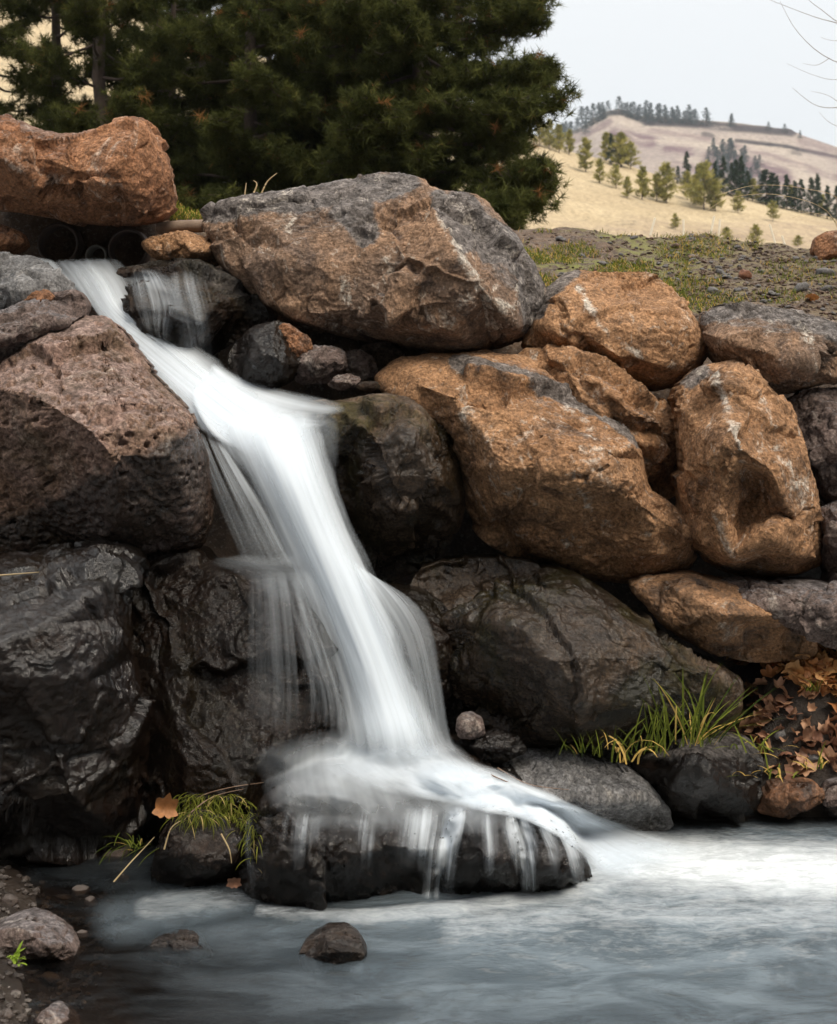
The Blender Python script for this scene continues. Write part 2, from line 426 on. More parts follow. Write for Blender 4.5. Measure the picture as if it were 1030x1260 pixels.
# unseen dark slope added behind the camera to block low sky light
def sky_blocker_hill():
    th = np.linspace(math.pi * 0.93, math.pi * 2.07, 70); rs = np.linspace(0, 1, 16)
    T, Q = np.meshgrid(th, rs)
    ed = np.sin(np.clip((T - th[0]) / (th[-1] - th[0]), 0, 1) * math.pi) ** 0.5
    r_ = 14 + 22 * Q
    z_ = -0.6 + 29 * Q ** 0.8 * ed * (0.9 + 0.25 * fbm(np.stack([T * 3, Q * 0 + 1.5, Q * 0], -1), 3, 4))
    v = np.stack([r_ * np.cos(T), r_ * np.sin(T), z_], -1)
    v = v + 0.8 * np.stack([fbm(v * 0.5, 3, 1), fbm(v * 0.5, 3, 2), fbm(v * 0.5, 3, 3)], -1) * (Q > 0)[..., None]
    me = np_mesh("sky_blocker", v.reshape(-1, 3), [grid_faces(16, 70)], plain_mat("dark_sky_blocker", (0.035, 0.035, 0.02), (0.06, 0.05, 0.03), 1.5, 0.95, 1.0))
    tag(obj("sky_blocker", me), "unseen dark slope added behind the camera to block low sky light", "hill", kind='structure')

# ------------------------------------------------------------------ the boulders
sky_blocker_hill()
OR1, OR2, DK = (0.47, 0.262, 0.138), (0.33, 0.175, 0.088), (0.12, 0.070, 0.044)
m_orange = [rock_mat("orange_basalt", OR1, OR2, DK, white=0.8, grey_amt=0.5, seed=i, glo=1.14) for i in range(3)]
m_tawny = rock_mat("tawny_basalt", (0.38, 0.185, 0.095), (0.27, 0.125, 0.065), (0.11, 0.058, 0.038), white=0.5, grey_amt=0.4, seed=4, glo=1.05)
m_brown = rock_mat("brown_grey_basalt", (0.34, 0.205, 0.125), (0.21, 0.14, 0.10), (0.08, 0.06, 0.054), grey=(0.165, 0.15, 0.143), white=0.85, grey_amt=0.6, seed=6, glo=1.10)
m_purple = rock_mat("purple_grey_basalt", (0.16, 0.115, 0.10), (0.20, 0.15, 0.13), (0.06, 0.045, 0.042), grey=(0.19, 0.17, 0.17), white=0.3, grey_amt=0.8, seed=7)
m_pit = rock_mat("vesicular_basalt", (0.36, 0.235, 0.19), (0.27, 0.165, 0.11), (0.16, 0.095, 0.06), grey=(0.29, 0.21, 0.185), white=0.3, grey_amt=0.7, moss=0.35, seed=8, glo=0.9)
m_dark = rock_mat("dark_wet_basalt", (0.066, 0.040, 0.026), (0.040, 0.024, 0.016), (0.016, 0.010, 0.007), grey=(0.08, 0.068, 0.06), white=0.2, grey_amt=0.4, moss=0.3, seed=10, sheen=0.2)
m_shiny = rock_mat("shiny_wet_basalt", (0.075, 0.042, 0.027), (0.046, 0.026, 0.017), (0.018, 0.011, 0.008), grey=(0.16, 0.145, 0.14), white=0.2, grey_amt=0.25, moss=0.2, seed=14, sheen=0.6)
m_moss = rock_mat("mossy_wet_basalt", (0.22, 0.145, 0.092), (0.13, 0.078, 0.042), (0.05, 0.03, 0.015), grey=(0.17, 0.155, 0.145), white=0.3, grey_amt=0.35, moss=0.85, seed=11, sheen=0.32)
m_slab = rock_mat("grey_wet_slab", (0.27, 0.26, 0.255), (0.20, 0.19, 0.185), (0.07, 0.062, 0.06), grey=(0.22, 0.215, 0.215), white=0.3, grey_amt=0.6, seed=12)
m_base = rock_mat("black_wet_rock", (0.085, 0.056, 0.042), (0.054, 0.036, 0.027), (0.02, 0.014, 0.011), grey=(0.10, 0.09, 0.085), white=0.2, grey_amt=0.4, moss=0.1, seed=13, rough=0.5, sheen=0.36)

rock("boulder", "orange brown boulder lying across the dark culvert pipes at the top of the falls",
     [(-70, 150), (0, 143), (40, 156), (80, 164), (120, 158), (160, 147), (185, 149), (198, 165), (206, 200), (218, 237), (214, 258), (198, 268), (150, 276), (90, 275), (40, 264), (0, 258), (-70, 255)],
     7.12, m_tawny, [(60, 195, .10), (110, 180, .12), (170, 185, .20), (60, 225, .05), (105, 215, .18), (150, 225, .30), (185, 235, .22), (20, 190, .14), (40, 240, .12), (0, 225, .2), (-30, 190, .15), (110, 250, .2)],
     D=0.22, lean=0.25, thick=0.55, seed=3)
rock("boulder", "largest boulder at the top, brown with a grey crest and a steep grey right flank",
     [(243, 272), (262, 252), (330, 238), (400, 226), (450, 216), (482, 210), (515, 216), (545, 232), (585, 240), (600, 256), (625, 282), (650, 322), (669, 366), (665, 388), (642, 415), (600, 430), (545, 432), (500, 434), (450, 424), (400, 414), (350, 402), (322, 382), (290, 345), (270, 312), (250, 288)],
     7.0, m_brown, [(470, 222, .02), (515, 222, .08), (534, 255, .36), (552, 298, .52), (588, 350, .60), (634, 402, .44), (545, 240, .08), (580, 285, .22), (612, 335, .28), (650, 375, .12), (600, 268, .06), (625, 310, .14), (400, 246, .08), (330, 262, .08), (400, 330, .36), (400, 390, .42), (480, 290, .36), (480, 390, .54), (560, 410, .56), (330, 320, .26), (330, 370, .26), (285, 280, .10), (470, 245, .10), (300, 330, .18)],
     D=0.08, lean=0.35, thick=0.75, seed=5, q=13, planes=0, facet=0.8,
     patina=lambda x, y: np.maximum.reduce([line((250, 262, 14), (400, 240, 22), (500, 222, 20))(x, y), line((430, 250, 30), (450, 285, 20))(x, y), line((560, 250, 20), (640, 340, 34), (655, 400, 20))(x, y), line((540, 240, 12), (570, 300, 16))(x, y)]), streak=line((536, 262, 4), (560, 305, 9), (600, 370, 12), (640, 400, 6)))
rock("boulder", "leaning orange slab boulder with a grey left corner, right of the largest boulder",
     [(640, 430), (655, 395), (668, 357), (700, 336), (750, 334), (802, 332), (830, 354), (855, 390), (872, 432), (862, 458), (832, 477), (800, 482), (740, 462), (690, 440)],
     6.95, m_orange[0], [(720, 352, .06), (780, 345, .05), (700, 400, .16), (770, 400, .20), (830, 400, .14), (760, 440, .24), (820, 450, .2), (685, 375, .06)],
     D=0.13, lean=0.5, thick=0.5, seed=8, facet=0.7, planes=2,
     patina=line((664, 385, 12), (676, 352, 18), (705, 340, 10)), streak=lambda x, y: np.maximum(line((705, 350, 5), (740, 400, 8), (790, 440, 5))(x, y), 0.8 * line((690, 400, 5), (740, 420, 5), (800, 470, 4))(x, y)))
rock("boulder", "flat topped boulder with grey cap and tan front below the red round stone",
     [(856, 402), (868, 378), (910, 373), (960, 380), (1010, 394), (1190, 420), (1190, 450), (1020, 466), (985, 482), (955, 489), (915, 468), (873, 442)],
     6.85, m_brown, [(900, 390, .03), (960, 398, .10), (1010, 410, .12), (900, 420, .22), (950, 440, .26), (1000, 445, .2)], D=0.12, lean=0.4, thick=0.5, seed=11, patina=line((860, 388, 12), (920, 382, 14), (990, 398, 14), (1070, 425, 18)))
rock("boulder", "rounded orange boulder tucked behind the biggest orange boulder",
     [(636, 428), (690, 424), (742, 445), (790, 478), (822, 510), (838, 560), (836, 606), (805, 625), (740, 580), (680, 520), (640, 470)],
     6.72, m_orange[1], [(720, 460, .12), (770, 500, .2), (810, 550, .2), (690, 445, .05)], D=0.16, lean=0.35, thick=0.5, seed=14)
rock("boulder", "biggest orange boulder in the middle of the wall with white mineral streaks",
     [(466, 470), (488, 446), (540, 437), (600, 434), (642, 440), (682, 470), (730, 494), (772, 520), (792, 560), (802, 600), (832, 618), (858, 640), (864, 666), (846, 696), (810, 711), (760, 714), (700, 702), (640, 682), (600, 657), (575, 622), (562, 572), (538, 525), (496, 500)],
     6.5, m_orange[2], [(560, 452, .06), (640, 455, .10), (640, 478, .24), (692, 494, .30), (738, 520, .32), (776, 548, .26), (560, 490, .22), (600, 540, .30), (660, 560, .34), (720, 590, .36), (780, 620, .30), (640, 630, .36), (700, 660, .38), (780, 680, .28), (830, 655, .20), (520, 475, .12), (740, 560, .30)],
     D=0.16, lean=0.4, thick=0.6, seed=17, q=13, planes=3, facet=0.85,
     patina=line((560, 445, 8), (690, 486, 9), (760, 520, 8), (785, 545, 8)), streak=lambda x, y: np.maximum.reduce([line((566, 470, 9), (576, 510, 12), (580, 545, 5))(x, y), line((700, 500, 8), (735, 525, 14))(x, y), 0.9 * line((700, 570, 5), (730, 640, 8), (760, 650, 8))(x, y), 0.8 * line((640, 560, 4), (660, 620, 5))(x, y)]))
rock("boulder", "upright wedge shaped orange boulder with a pale right face at the right",
     [(824, 500), (832, 474), (862, 446), (902, 442), (936, 460), (962, 490), (986, 540), (1002, 600), (1016, 662), (1012, 692), (976, 709), (900, 711), (858, 692), (838, 622), (838, 560)],
     6.45, m_orange[1], [(880, 460, .06), (905, 466, .16), (885, 540, .34), (912, 552, .44), (925, 600, .12), (915, 640, .14), (885, 625, .34), (950, 580, .34), (975, 640, .30), (985, 680, .26), (900, 685, .34), (860, 520, .12), (940, 500, .16), (965, 545, .14), (855, 660, .16), (945, 660, .4), (895, 500, .26)],
     D=0.10, lean=0.3, thick=0.6, seed=20, q=13, planes=0, facet=0.85,
     patina=line((845, 462, 18), (860, 452, 16)), streak=lambda x, y: np.maximum(line((885, 465, 5), (898, 520, 7), (915, 552, 5))(x, y), 0.9 * line((930, 500, 6), (965, 570, 10), (990, 650, 8))(x, y)))
rock("boulder", "dusky boulder wedged behind the upright orange one at the right",
     [(950, 500), (985, 484), (1200, 490), (1200, 640), (1030, 630), (1000, 600), (975, 545)], 6.75, m_purple, [(1010, 510, .08), (1020, 570, .2)], D=0.15, thick=0.4, seed=22)
rock("boulder", "small grey boulder low at the right, beside the upright wedge",
     [(1008, 630), (1040, 610), (1190, 630), (1190, 730), (1030, 728), (1014, 690)], 6.5, m_purple, [(1040, 660, .1)], D=0.14, thick=0.4, seed=23)
rock("boulder", "pitted boulder full of small holes, pinkish brown above and black below, left of the falls",
     [(-70, 480), (0, 442), (40, 407), (95, 391), (130, 394), (152, 416), (182, 450), (216, 490), (236, 516), (252, 560), (256, 640), (246, 672), (180, 684), (60, 684), (-70, 690)],
     6.0, m_pit, [(95, 402, .02), (60, 430, .12), (130, 430, .10), (40, 500, .40), (110, 520, .44), (170, 500, .30), (215, 520, .20), (60, 580, .52), (130, 565, .50), (210, 560, .32), (80, 620, .34), (160, 630, .28), (225, 620, .16), (0, 540, .44), (-40, 560, .4), (0, 620, .34)],
     D=0.16, lean=0.55, thick=0.6, seed=26, pits=2.4, facet=0.45, planes=3, q=13, wet=lambda x, y: sstep(575, 665, y + 0.5 * (x - 70)) * 1.6)
rock("boulder", "massive dark boulder with a shiny wet sloping top, at the left edge",
     [(-80, 690), (0, 682), (60, 673), (120, 668), (158, 680), (168, 702), (160, 745), (168, 800), (196, 870), (216, 935), (206, 1005), (165, 1050), (80, 1078), (-80, 1085)],
     5.72, m_shiny, [(120, 676, .0), (150, 690, .06), (60, 690, .08), (118, 728, .46), (60, 770, .60), (0, 792, .66), (-40, 800, .66), (140, 760, .34), (100, 840, .46), (160, 850, .20), (60, 900, .50), (150, 940, .26), (90, 980, .46), (0, 900, .52), (0, 1000, .5), (150, 780, .34), (180, 930, .16)],
     D=0.10, lean=0.35, thick=0.6, seed=29, q=13, wet=0.74, facet=0.95, rough=0.9, planes=2, drape=True)
rock("boulder", "black cliff rock behind the thin left veil of water",
     [(140, 680), (175, 666), (235, 676), (300, 690), (352, 700), (420, 760), (450, 860), (440, 980), (350, 1040), (220, 1060), (150, 1020), (140, 800)],
     5.95, m_dark, [(230, 690, .04), (290, 702, .10), (250, 760, .14), (320, 760, .18), (350, 850, .22), (250, 860, .2), (200, 820, .12), (330, 930, .30), (230, 940, .30), (300, 990, .32), (220, 1000, .3), (400, 840, .16)],
     D=0.12, lean=0.15, thick=0.6, seed=32, wet=0.9, facet=0.7, rough=0.6, planes=0, under=-0.12, drape=True)
rock("boulder", "dark mossy boulder right behind the middle of the falls",
     [(370, 500), (428, 490), (470, 481), (516, 490), (546, 516), (561, 560), (570, 612), (560, 664), (526, 700), (470, 722), (410, 700), (380, 610)],
     6.4, m_moss, [(440, 498, .06), (510, 505, .06), (440, 540, .24), (500, 540, .26), (540, 590, .18), (480, 610, .26), (500, 660, .2)], D=0.18, lean=0.25, thick=0.5, seed=35, wet=lambda x, y: 0.45 + 0.35 * sstep(500, 560, y), drape=True)
rock("boulder", "wet grey rock under the first drop, below the big brown boulder",
     [(140, 335), (195, 318), (250, 320), (290, 344), (327, 376), (332, 392), (302, 412), (272, 432), (236, 462), (180, 440), (150, 390)],
     6.85, m_dark, [(200, 335, .06), (250, 345, .10), (290, 375, .14), (220, 380, .2), (200, 410, .22), (260, 410, .2)], D=0.10, lean=0.6, thick=0.4, seed=38, wet=0.55, drape=True, patina=line((230, 325, 16), (300, 350, 24), (322, 385, 16)))
rock("rock", "tan flat ledge stone with a pale lichen patch beside the culvert pipes",
     [(174, 300), (190, 290), (232, 284), (270, 300), (277, 322), (240, 333), (190, 318)], 7.1, m_orange[0], [(225, 296, .05), (240, 312, .12)], D=0.08, lean=0.8, thick=0.4, seed=41, cat='rock', res=1.2)
rock("rock", "rust coloured stone in the shadow left of the culvert pipes",
     [(-40, 285), (0, 275), (25, 285), (28, 300), (5, 312), (-40, 312)], 7.1, m_tawny, D=0.08, thick=0.3, seed=43, cat='rock', res=1.2)
rock("rock", "pale grey wet slab at the left edge above the pitted boulder",
     [(-170, 310), (-60, 306), (0, 312), (42, 316), (72, 342), (92, 372), (60, 400), (0, 420), (-60, 425), (-170, 420)], 6.45, m_slab, [(0, 335, .05), (50, 350, .12), (10, 380, .2)], D=0.08, lean=0.9, thick=0.4, seed=45, cat='rock', wet=0.35, drape=True)
rock("rock", "dark angular slab lying on top of the pitted boulder",
     [(-50, 405), (10, 385), (58, 361), (95, 358), (107, 372), (101, 391), (62, 408), (10, 452), (-50, 480)], 6.12, m_purple, [(60, 375, .04), (90, 380, .12), (30, 405, .10), (20, 425, .14), (-20, 420, .1)], D=0.10, lean=0.6, thick=0.4, seed=47, cat='rock', wet=0.3, smooth=1)
rock("rock", "small reddish stone on the dark slab at the left edge", [(28, 372), (42, 359), (58, 357), (68, 366), (52, 374), (34, 380)], 6.15, m_tawny, D=0.04, thick=0.08, seed=48, cat='rock', res=1.0)
rock("rock", "wet black rock with a rusty red right side above the mid pool of the falls",
     [(274, 474), (284, 426), (310, 405), (346, 397), (376, 414), (382, 442), (358, 472), (330, 482)], 6.6, m_base, [(330, 410, .04), (345, 440, .16), (310, 445, .14), (368, 440, .06)], D=0.08, thick=0.3, seed=50, cat='rock', wet=0.8, smooth=1, res=1.2)
rock("rock", "rust red stone half hidden behind the wet black rock",
     [(336, 402), (352, 398), (378, 415), (384, 440), (372, 462), (350, 450)], 6.58, m_tawny, D=0.05, thick=0.2, seed=51, cat='rock', res=1.0, wet=0.2)
rock("rock", "brown square stone beside the wet black rock under the big boulder",
     [(352, 445), (362, 430), (392, 425), (424, 430), (428, 452), (410, 470), (366, 474)], 6.62, m_purple, [(390, 445, .08), (410, 435, .03)], D=0.06, thick=0.2, seed=53, cat='rock', smooth=1, res=1.0)
rock("rock", "rounded tan stone in the gap under the big boulder", [(408, 440), (440, 428), (462, 442), (466, 462), (440, 472), (412, 466)], 6.78, m_purple, D=0.06, thick=0.2, seed=54, cat='rock', res=1.0)
rock("rock", "brown stone wedged deep under the right end of the big boulder", [(440, 425), (480, 420), (500, 440), (478, 462), (448, 455)], 6.95, m_purple, D=0.06, thick=0.2, seed=55, cat='rock', res=1.0)
rock("rock", "small pinkish pebble on the ledge right of the falls", [(402, 474), (412, 463), (430, 459), (444, 466), (440, 476), (418, 480)], 6.5, m_purple, D=0.04, thick=0.07, seed=56, cat='rock', res=1.0)
rock("rock", "small dark pebble on the ledge right of the falls", [(438, 477), (446, 469), (464, 470), (468, 478), (452, 482)], 6.48, m_dark, D=0.03, thick=0.06, seed=57, cat='rock', res=1.0)
rock("boulder", "large wet mossy boulder with grey chipped face in the lower middle",
     [(490, 760), (512, 700), (560, 685), (632, 686), (700, 702), (762, 742), (830, 786), (890, 822), (913, 846), (906, 872), (870, 892), (800, 905), (720, 922), (640, 915), (580, 890), (520, 840)],
     6.1, m_moss, [(620, 698, .04), (700, 735, .14), (640, 760, .28), (600, 800, .34), (660, 830, .40), (760, 790, .26), (840, 830, .14), (720, 860, .36), (800, 870, .26), (560, 740, .16), (620, 880, .32)],
     D=0.15, lean=0.45, thick=0.7, seed=60, q=13, wet=lambda x, y: 0.62 + 0.15 * sstep(800, 700, x + 0.3 * (y - 700)), facet=1.2, drape=True)
rock("boulder", "dome shaped wet rock under the right veil of the falls",
     [(430, 740), (470, 722), (512, 726), (548, 745), (570, 782), (573, 835), (566, 895), (540, 915), (470, 910), (425, 830)],
     6.02, m_dark, [(500, 745, .06), (530, 775, .10), (500, 800, .14), (530, 850, .14)], D=0.10, lean=0.3, thick=0.5, seed=63, wet=0.9, drape=True, facet=0.6)
rock("boulder", "long brown boulder under the upright wedge at the lower right",
     [(770, 722), (800, 709), (850, 706), (900, 716), (960, 735), (1000, 770), (1008, 806), (940, 818), (880, 806), (820, 775)],
     6.28, m_orange[1], [(840, 730, .10), (900, 760, .2), (960, 790, .16)], D=0.12, lean=0.5, thick=0.5, seed=66, wet=0.45, facet=0.7)
rock("boulder", "purple grey slab lying on the long brown boulder at the lower right",
     [(880, 728), (900, 716), (960, 722), (1010, 716), (1220, 712), (1220, 815), (1020, 800), (985, 775), (930, 752)],
     6.18, m_purple, [(960, 730, .03), (1020, 745, .10), (1020, 770, .1)], D=0.08, lean=0.7, thick=0.5, seed=68, wet=0.2, smooth=1)
rock("rock", "small pale grey stone at the foot of the dome shaped rock", [(560, 896), (566, 882), (580, 877), (594, 886), (597, 904), (580, 910), (564, 908)], 5.72, m_purple, D=0.05, thick=0.1, seed=70, rough=0.5, wet=0.1, cat='rock', res=1.0)
rock("rock", "dark wet stone between the pale grey stone and the grey slab", [(578, 920), (590, 905), (615, 900), (640, 908), (650, 925), (620, 938), (590, 938)], 5.75, m_base, D=0.06, thick=0.15, seed=71, cat='rock', wet=0.8, res=1.0)
rock("boulder", "low flat grey slab sloping into the pool right of the foam",
     [(560, 950), (600, 930), (640, 921), (690, 917), (740, 938), (792, 964), (822, 994), (830, 1018), (780, 1032), (700, 1042), (640, 1030), (580, 1000)],
     5.88, m_slab, [(640, 935, .05), (700, 935, .08), (740, 965, .16), (680, 985, .24), (790, 995, .14), (740, 1010, .24), (620, 970, .2)], D=0.06, lean=0.9, thick=0.4, seed=73, wet=0.22, drape=True, facet=0.8, rough=2.0)
rock("boulder", "dark low rock at the water's edge behind the green grass clumps",
     [(775, 950), (800, 925), (845, 910), (890, 905), (925, 912), (940, 935), (936, 980), (925, 1005), (850, 1010), (805, 990)],
     6.02, m_base, [(850, 918, .0), (900, 916, .0), (830, 938, .22), (870, 942, .26), (915, 940, .22), (860, 975, .2), (910, 970, .16), (820, 965, .14)], D=0.06, lean=1.0, thick=0.35, seed=175, wet=lambda x, y: 0.1 + 0.9 * sstep(925, 945, y), smooth=0, facet=1.2, patina=lambda x, y: 1.0 * sstep(948, 925, y))
rock("rock", "flat rusty rock at the water's edge right of the dark low rock",
     [(930, 1000), (945, 978), (975, 966), (1005, 962), (1015, 975), (1000, 995), (965, 1006)], 6.02, m_tawny, [(980, 975, .05)], D=0.05, lean=0.6, thick=0.2, seed=77, cat='rock', wet=0.5, res=1.1)
rock("rock", "rounded mauve stone at the water's edge by the right margin", [(1012, 985), (1020, 968), (1045, 962), (1090, 975), (1085, 1000), (1030, 1006)], 6.02, m_purple, D=0.06, thick=0.2, seed=78, cat='rock', wet=0.3, res=1.1)
# the low rocks the falls land on
rock("boulder", "low dark ledge covered by the white splash, behind the wide landing rock",
     [(330, 965), (360, 935), (420, 915), (500, 905), (560, 908), (610, 930), (650, 965), (660, 1010), (600, 1030), (480, 1010), (380, 1005)],
     5.66, m_base, [(420, 950, .06), (520, 945, .06), (560, 980, .12), (450, 985, .12)], D=0.05, lean=1.5, thick=0.4, seed=79, wet=0.9, drape=True)
rock("boulder", "wide black wet rock the falls land on, standing in the pool",
     [(290, 1110), (303, 1042), (322, 992), (352, 966), (400, 950), (450, 948), (500, 958), (545, 985), (566, 1020), (572, 1070), (566, 1112), (480, 1126), (380, 1126), (310, 1118)],
     5.42, m_base, [(400, 965, .0), (470, 965, .0), (350, 1000, .12), (420, 995, .12), (500, 1005, .12), (345, 1060, .20), (430, 1060, .24), (470, 1040, .16), (520, 1060, .22), (400, 1100, .22), (500, 1100, .22), (320, 1050, .08)],
     D=0.20, lean=0.5, thick=0.5, seed=81, q=2.6, planes=2, wet=0.9, drape=True, facet=1.0, rough=2.4, under=0.05)
rock("boulder", "middle black wet lump with trickles, right of the wide landing rock",
     [(540, 1110), (548, 1030), (560, 1003), (592, 994), (622, 1000), (640, 1025), (648, 1070), (640, 1108), (590, 1114)],
     5.36, m_base, [(590, 1012, .04), (600, 1050, .14), (580, 1085, .16), (625, 1060, .08)], D=0.18, lean=0.4, thick=0.45, seed=83, q=2.6, planes=2, wet=0.9, drape=True, facet=1.0, rough=2.2, under=0.05, res=1.2)
rock("boulder", "rightmost black wet lump in the pool, with thin white trickles",
     [(628, 1105), (630, 1030), (646, 1008), (672, 1008), (696, 1026), (714, 1048), (730, 1082), (724, 1096), (680, 1106)],
     5.40, m_base, [(660, 1022, .04), (660, 1060, .14), (690, 1060, .12), (710, 1080, .06)], D=0.16, lean=0.45, thick=0.45, seed=85, q=2.6, planes=2, wet=0.9, drape=True, facet=1.0, rough=2.2, under=0.05, res=1.2)
rock("boulder", "dark rock with a pale worn patch, under the hanging grass at the left",
     [(180, 1120), (192, 1050), (205, 1015), (232, 1000), (270, 998), (300, 1010), (312, 1045), (310, 1100), (280, 1118)],
     5.42, m_base, [(240, 1012, .05), (235, 1050, .14), (260, 1090, .16), (290, 1050, .08)], D=0.10, lean=0.3, thick=0.4, seed=87, wet=0.6, drape=True, res=1.2)
rock("rock", "rounded brown wet stone standing alone in the pool", [(366, 1176), (376, 1160), (400, 1148), (428, 1147), (444, 1158), (452, 1174), (446, 1192), (400, 1198), (372, 1194)],
     4.72, m_base, [(412, 1158, .05), (425, 1170, .06)], D=0.06, lean=0.5, thick=0.16, seed=90, cat='rock', wet=0.55, smooth=1, res=0.9, rough=0.35, facet=0.6)
rock("rock", "low flat stone barely above the water, left of the rounded pool stone", [(172, 1178), (182, 1164), (210, 1158), (240, 1158), (252, 1168), (262, 1180), (220, 1186)],
     4.78, m_base, D=0.03, lean=0.9, thick=0.14, seed=92, cat='rock', wet=0.6, res=0.9, rough=0.5)
rock("rock", "long grey brown stone on the lower left bank", [(-40, 1160), (0, 1138), (30, 1131), (60, 1140), (88, 1158), (96, 1172), (88, 1190), (40, 1196), (-40, 1196)],
     4.72, m_purple, [(30, 1145, .03), (60, 1165, .08)], D=0.06, lean=0.6, thick=0.2, seed=94, cat='rock', wet=0.25, res=1.0, rough=0.4, facet=0.5)
rock("rock", "grey stone cut by the lower edge of the picture at the left", [(36, 1275), (44, 1252), (60, 1244), (82, 1250), (98, 1268), (96, 1290), (50, 1295)],
     4.25, m_purple, D=0.05, lean=0.4, thick=0.12, seed=95, cat='rock', res=1.0, rough=0.4)
rock("rock", "round brick red stone on the crest at the right edge", [(1000, 308), (1004, 292), (1018, 284), (1040, 283), (1056, 296), (1058, 318), (1040, 328), (1012, 327)],
     on_ground(1028, 316).y, m_tawny, D=0.14, lean=0.0, thick=0.3, seed=96, cat='rock', res=1.0, rough=0.6, facet=0.3)

# culvert pipes and an old timber end, in the recess under the top boulder
def pipe_mesh(r, wall, length, ribs, mat):
    prof = [(r - wall, length), (r - wall, 0), (r, 0)]
    k = int(length / 0.02)
    for i in range(1, k + 1): prof.append((r + (0.006 * math.sin(i * 1.6) if ribs else 0), length * i / k))
    ns = 48; v = []; f = []
    for rr_, y in prof:
        for j in range(ns):
            a_ = 2 * math.pi * j / ns; v.append((rr_ * math.cos(a_), y, rr_ * math.sin(a_)))
    for i in range(len(prof) - 1):
        for j in range(ns): f.append((i * ns + j, i * ns + (j + 1) % ns, (i + 1) * ns + (j + 1) % ns, (i + 1) * ns + j))
    return np_mesh("culvert_pipe", v, [np.array(f)], mat)
m_pipe = plain_mat("rusty_pipe", (0.10, 0.065, 0.05), (0.05, 0.04, 0.035), 14, 0.6)
m_pipe2 = plain_mat("pale_pipe", (0.20, 0.19, 0.17), (0.14, 0.13, 0.12), 14, 0.5)
for (px, py, rp, mt, lb, rb) in ((71, 300, 25, m_pipe, "wide dark culvert pipe at the left, under the top boulder", True),
                                 (157, 306, 24, m_pipe, "wide dark culvert pipe at the right, under the top boulder", True),
                                 (118, 314, 13, m_pipe2, "narrow pale rimmed pipe between the two wide culvert pipes", False)):
    Y = 7.42; c = P(px, py, Y)
    tag(obj("culvert_pipe", pipe_mesh(rp * Y / F, 0.010, 0.9, rb, mt), None, c), lb, "pipe")

# ------------------------------------------------------------------ the pool
def water_mat():
    t = NT("pool_water")
    co = t.n('TexCoord').outputs['Object']
    st = t.n('Mapping', {0: co, 3: (1.0, 1.9, 1.0)}).outputs[0]
    n1 = t.noise(st, 2.2, 8, 0.62, 0.8); n2 = t.noise(st, 9.0, 8, 0.68, 0.6); n3 = t.noise(st, 34.0, 5, 0.65, 0.3)
    foam, milk = t.attr('foam'), t.attr('milk')
    body = t.mix(t.map(n1, 0.38, 0.62), (0.095, 0.120, 0.140), (0.165, 0.200, 0.228))
    body = t.mix(t.map(n2, 0.5, 0.72, 0, 0.5), body, (0.075, 0.08, 0.078))
    fn = t.math('ADD', foam, t.math('MULTIPLY', t.math('SUBTRACT', t.math('ADD', t.math('MULTIPLY', n2, 0.7), t.math('MULTIPLY', n3, 0.3)), 0.5), 1.5))
    fa = t.map(fn, 0.15, 1.05, 0, 1, False)
    fa = t.math('MULTIPLY', fa, t.map(foam, 0.0, 0.12))
    col = t.mix(fa, body, (0.66, 0.695, 0.72))
    bmp = t.n('Bump', {'Strength': 0.35, 'Distance': 0.03, 'Height': t.math('ADD', n2, t.math('MULTIPLY', n1, 0.6))})
    dif = t.n('BsdfDiffuse', {'Color': col, 'Normal': bmp.outputs[0]})
    tr = t.n('BsdfTransparent', {'Color': (0.50, 0.42, 0.34, 1)})
    cover = t.math('MAXIMUM', t.math('ADD', milk, t.math('MULTIPLY', t.math('SUBTRACT', n1, 0.5), 0.5), True), fa)
    under = t.n('MixShader', {0: cover, 1: tr, 2: dif})
    gl = t.n('BsdfGlossy', {'Color': (0.95, 0.97, 1, 1), 'Roughness': 0.22, 'Normal': bmp.outputs[0]})
    fr = t.n('Fresnel', {'IOR': 1.33, 'Normal': bmp.outputs[0]})
    return t.surf(t.n('MixShader', {0: t.math('MULTIPLY', fr.outputs[0], t.map(fa, 0, 1, 1, 0.3)), 1: under, 2: gl}))

wy = np.concatenate([np.arange(3.2, 6.9, 0.018)]); wx = np.linspace(-3.6, 4.2, 360)
XX, YY = np.meshgrid(wx, wy)
pxx = XX / YY * F + CX; pyy = CY + CAMZ * F / YY
foam = sstep(1.5, 0.1, seg_d(pxx, pyy, [(640, 1040, 30), (720, 1052, 44), (830, 1062, 46), (930, 1072, 42), (1120, 1080, 44), (1500, 1090, 44)])) * 1.05
foam = np.maximum(foam, 0.62 * sstep(1.3, 0.3, seg_d(pxx, pyy, [(320, 1122, 9), (430, 1130, 10), (560, 1120, 14), (640, 1108, 14), (740, 1092, 16)])))
foam = np.maximum(foam, 0.50 * sstep(1.2, 0.2, seg_d(pxx, pyy, [(180, 1118, 22), (240, 1110, 22), (310, 1106, 14)])))
foam = np.maximum(foam, 0.42 * sstep(1.2, 0.1, seg_d(pxx, pyy, [(560, 1140, 30), (720, 1120, 34), (900, 1125, 40), (1100, 1120, 40), (1500, 1120, 40)])))
foam = np.maximum(foam, 0.22 * sstep(350, 700, pxx) * sstep(1260, 1120, pyy))
milk = np.clip(sstep(90, 680, pxx + 0.35 * (1180 - pyy)) * 0.92, 0, 0.92) * (1 - 0.85 * sstep(1040, 1000, pyy))
milk = milk * (1 - 0.3 * sstep(1190, 1270, pyy))
milk = np.maximum(milk, 0.45 * sstep(1.6, 0.3, seg_d(pxx, pyy, [(150, 1130, 30), (260, 1120, 40), (400, 1150, 40)])))
pw = np.stack([XX, YY, 0 * XX], -1)
